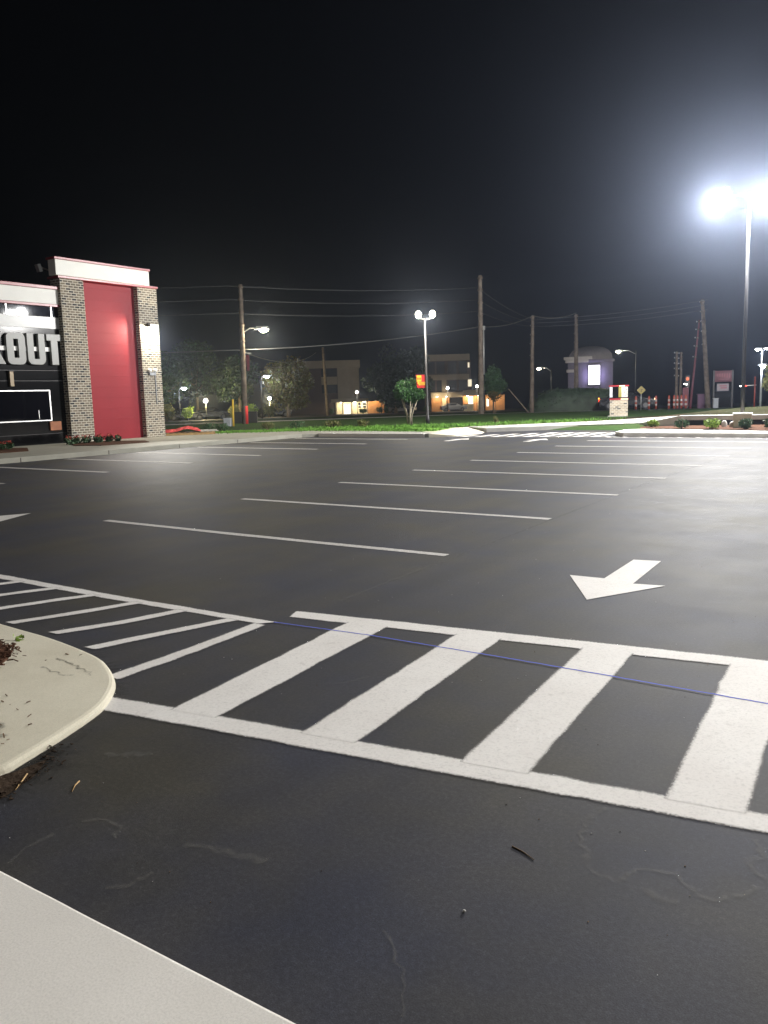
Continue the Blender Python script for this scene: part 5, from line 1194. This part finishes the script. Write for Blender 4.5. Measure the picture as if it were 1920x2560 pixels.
def _pylon(o, P):
    P(MB().bb(-.85, -.7, 0, .2, -.1, 3.5, 'darkmetal').bb(.7, .85, 0, .2, -.1, 3.5, 'darkmetal'), 'frame'); p = P(MB().bb(-.7, .7, .02, .16, 2.45, 3.45, 'maroon'), 'upper_panel')
    t = MB(); rng = random.Random(4)
    for k in range(6): a = -.55 + .2 * k; t.bb(a, a + .13, -.0, .018, 2.95 - .04 * k, 3.2, 'redglow')
    t.bb(-.4, .5, .0, .018, 2.65, 2.72, 'redglow'); t.build('lettering', p)
    q = P(MB().bb(-.5, .48, .02, .16, 1.65, 2.3, 'signlit'), 'lower_panel'); MB().bb(-.3, .3, .0, .018, 2.05, 2.15, 'redglow').bb(-.2, .32, .0, .018, 1.86, 1.98, 'redglow').build('lettering', q)
    P(MB().bb(-.7, .7, .05, .13, 0.2, 1.6, 'blackwall'), 'lower_skirt')
sign('pylon_sign', -16.45, 78.4, 3.5, _pylon, 'dim dark red pylon sign with a pale lower panel', 'sign', rz=math.radians(12))
def _signal(o, P):
    P(MB().tube([(0, 0, -.1), (0, 0, 2.6)], .05, 'steel', 8), 'post'); P(MB().bb(-.16, .16, -.15, .1, 1.75, 2.65, 'darkmetal'), 'housing'); P(MB().ball((0, -.15, 2.4), (.13, .04, .15), 'signal'), 'lens'); P(MB().box((-.14, -.17, 1.98), (.26, .02, .07), 'lampneutral', Matrix.Rotation(.2, 3, 'Y')), 'marker'); P(MB().bb(-.35, .1, -.1, .02, 0.2, 1.7, 'maroon'), 'board')
sign('traffic_signal', -17.1, 68.6, 2.6, _signal, 'orange lit signal on a post beside the tight row of orange posts', 'traffic signal', rz=math.radians(14))
def _cab(o, P): P(MB().bb(-.45, .45, -.3, .3, 0, 1.35, 'purple'), 'cabinet', bevel=.02); P(MB().bb(-.5, .5, -.34, .34, 1.35, 1.42, 'purple'), 'lid')
sign('utility_cabinet', -17.6, 76.0, 1.4, _cab, 'dim purple cabinet left of the red pylon sign', 'utility box')
def _cab2(o, P): P(MB().bb(-.2, .2, -.2, .2, 0, .95, 'utility'), 'cabinet', bevel=.02); P(MB().bb(-.23, .23, -.23, .23, .95, 1.0, 'utility'), 'lid')
sign('utility_cabinet', -16.0, 73.6, 1.0, _cab2, 'small pale cabinet under the red pylon sign', 'utility box')
def _arm(o, P): P(MB().tube([(0, 0, -.1), (0, 0, 2.4)], .06, 'orange', 8), 'post'); P(MB().tube([(-1.1, 0, 1.7), (.1, 0, 1.75)], .03, 'whitebar', 6), 'arm'); P(MB().box((-.75, -.05, 1.7), (.28, .04, .09), 'tail'), 'lamp'); P(MB().box((-1.0, -.05, 1.69), (.2, .04, .08), 'lampneutral'), 'marker')
sign('barrier_gate', -12.2, 69.3, 2.4, _arm, 'barrier with an orange post and small red and white lights near the right edge', 'barrier')

# ------------------------------------------------------------------ small things on the ground
def stick(name, a, b, z, r, m, label, cat):
    mb = MB(); A = Vector((*a, z + r)); B = Vector((*b, z + r)); k = A.lerp(B, .45) + Vector((R.gauss(0, .004), R.gauss(0, .004), 0))
    mb.tube([A, k, B], [r, r * .9, r * .5], m, 6); tag(mb.build(name), label, cat)
stick('twig', (-1.235, 2.585), (-1.13, 2.545), 0, 0.0028, 'twig', 'brown twig on the asphalt below the third crosswalk stripe', 'twig')
stick('pine_needle', (-3.37, 1.97), (-3.27, 1.85), 0.006, 0.004, 'plank', 'pale straw lying on the dirt beside the curved island kerb', 'straw')
stick('pine_needle', (-3.11, 2.06), (-3.05, 1.98), 0, 0.0035, 'plank', 'shorter pale straw on the asphalt right of the dirt', 'straw')
pb = MB(); pb.ball((0, 0, 0.003), (.007, .005, .004), 'rock', 7, 5); o = pb.build('pebble'); o.location = (-1.2, 2.15, 0.002); tag(o, 'small white pebble on the dark foreground asphalt', 'pebble')
lv = MB(); lv.leaves((0, 0, .012), (.06, .035, .008), 10, .035, 'leaflime', random.Random(5), .1); o = lv.build('leaf_sprig'); o.location = (-5.3, 3.14, .043); tag(o, 'yellow green leaf sprig lying on the island kerb', 'leaf')
dbr = MB(); rng = random.Random(8)
for _ in range(420):
    x = rng.uniform(-6, 1.5); y = rng.uniform(1.6, 11); s_ = rng.uniform(.001, .0026); dbr.box((x, y, s_ * .4 + .001), (s_ * 2, s_ * 1.4, s_), rng.choice(['rock', 'twig', 'twig', 'inkdark']), RZ(rng.uniform(0, 3)))
tag(dbr.build('grit'), kind='stuff')

# ------------------------------------------------------------------ thin scattering volume added to imitate the lamps' lens glare halo
hz = MB(); hz.bb(-190, 120, -60, 240, -6.5, 34, 'asphalt'); hz_o = hz.build('halo_haze'); tag(hz_o, kind='stuff')
vm = bpy.data.materials.new('halo_haze'); vm.use_nodes = True; nt = vm.node_tree; nt.nodes.remove(nt.nodes['Principled BSDF'])
pv = nt.nodes.new('ShaderNodeVolumePrincipled'); pv.inputs['Color'].default_value = (0.62, 0.73, 1.0, 1); pv.inputs['Density'].default_value = 0.00065; pv.inputs['Anisotropy'].default_value = 0.88
nt.links.new(pv.outputs['Volume'], nt.nodes['Material Output'].inputs['Volume'])
hz_o.data.materials.clear(); hz_o.data.materials.append(vm)
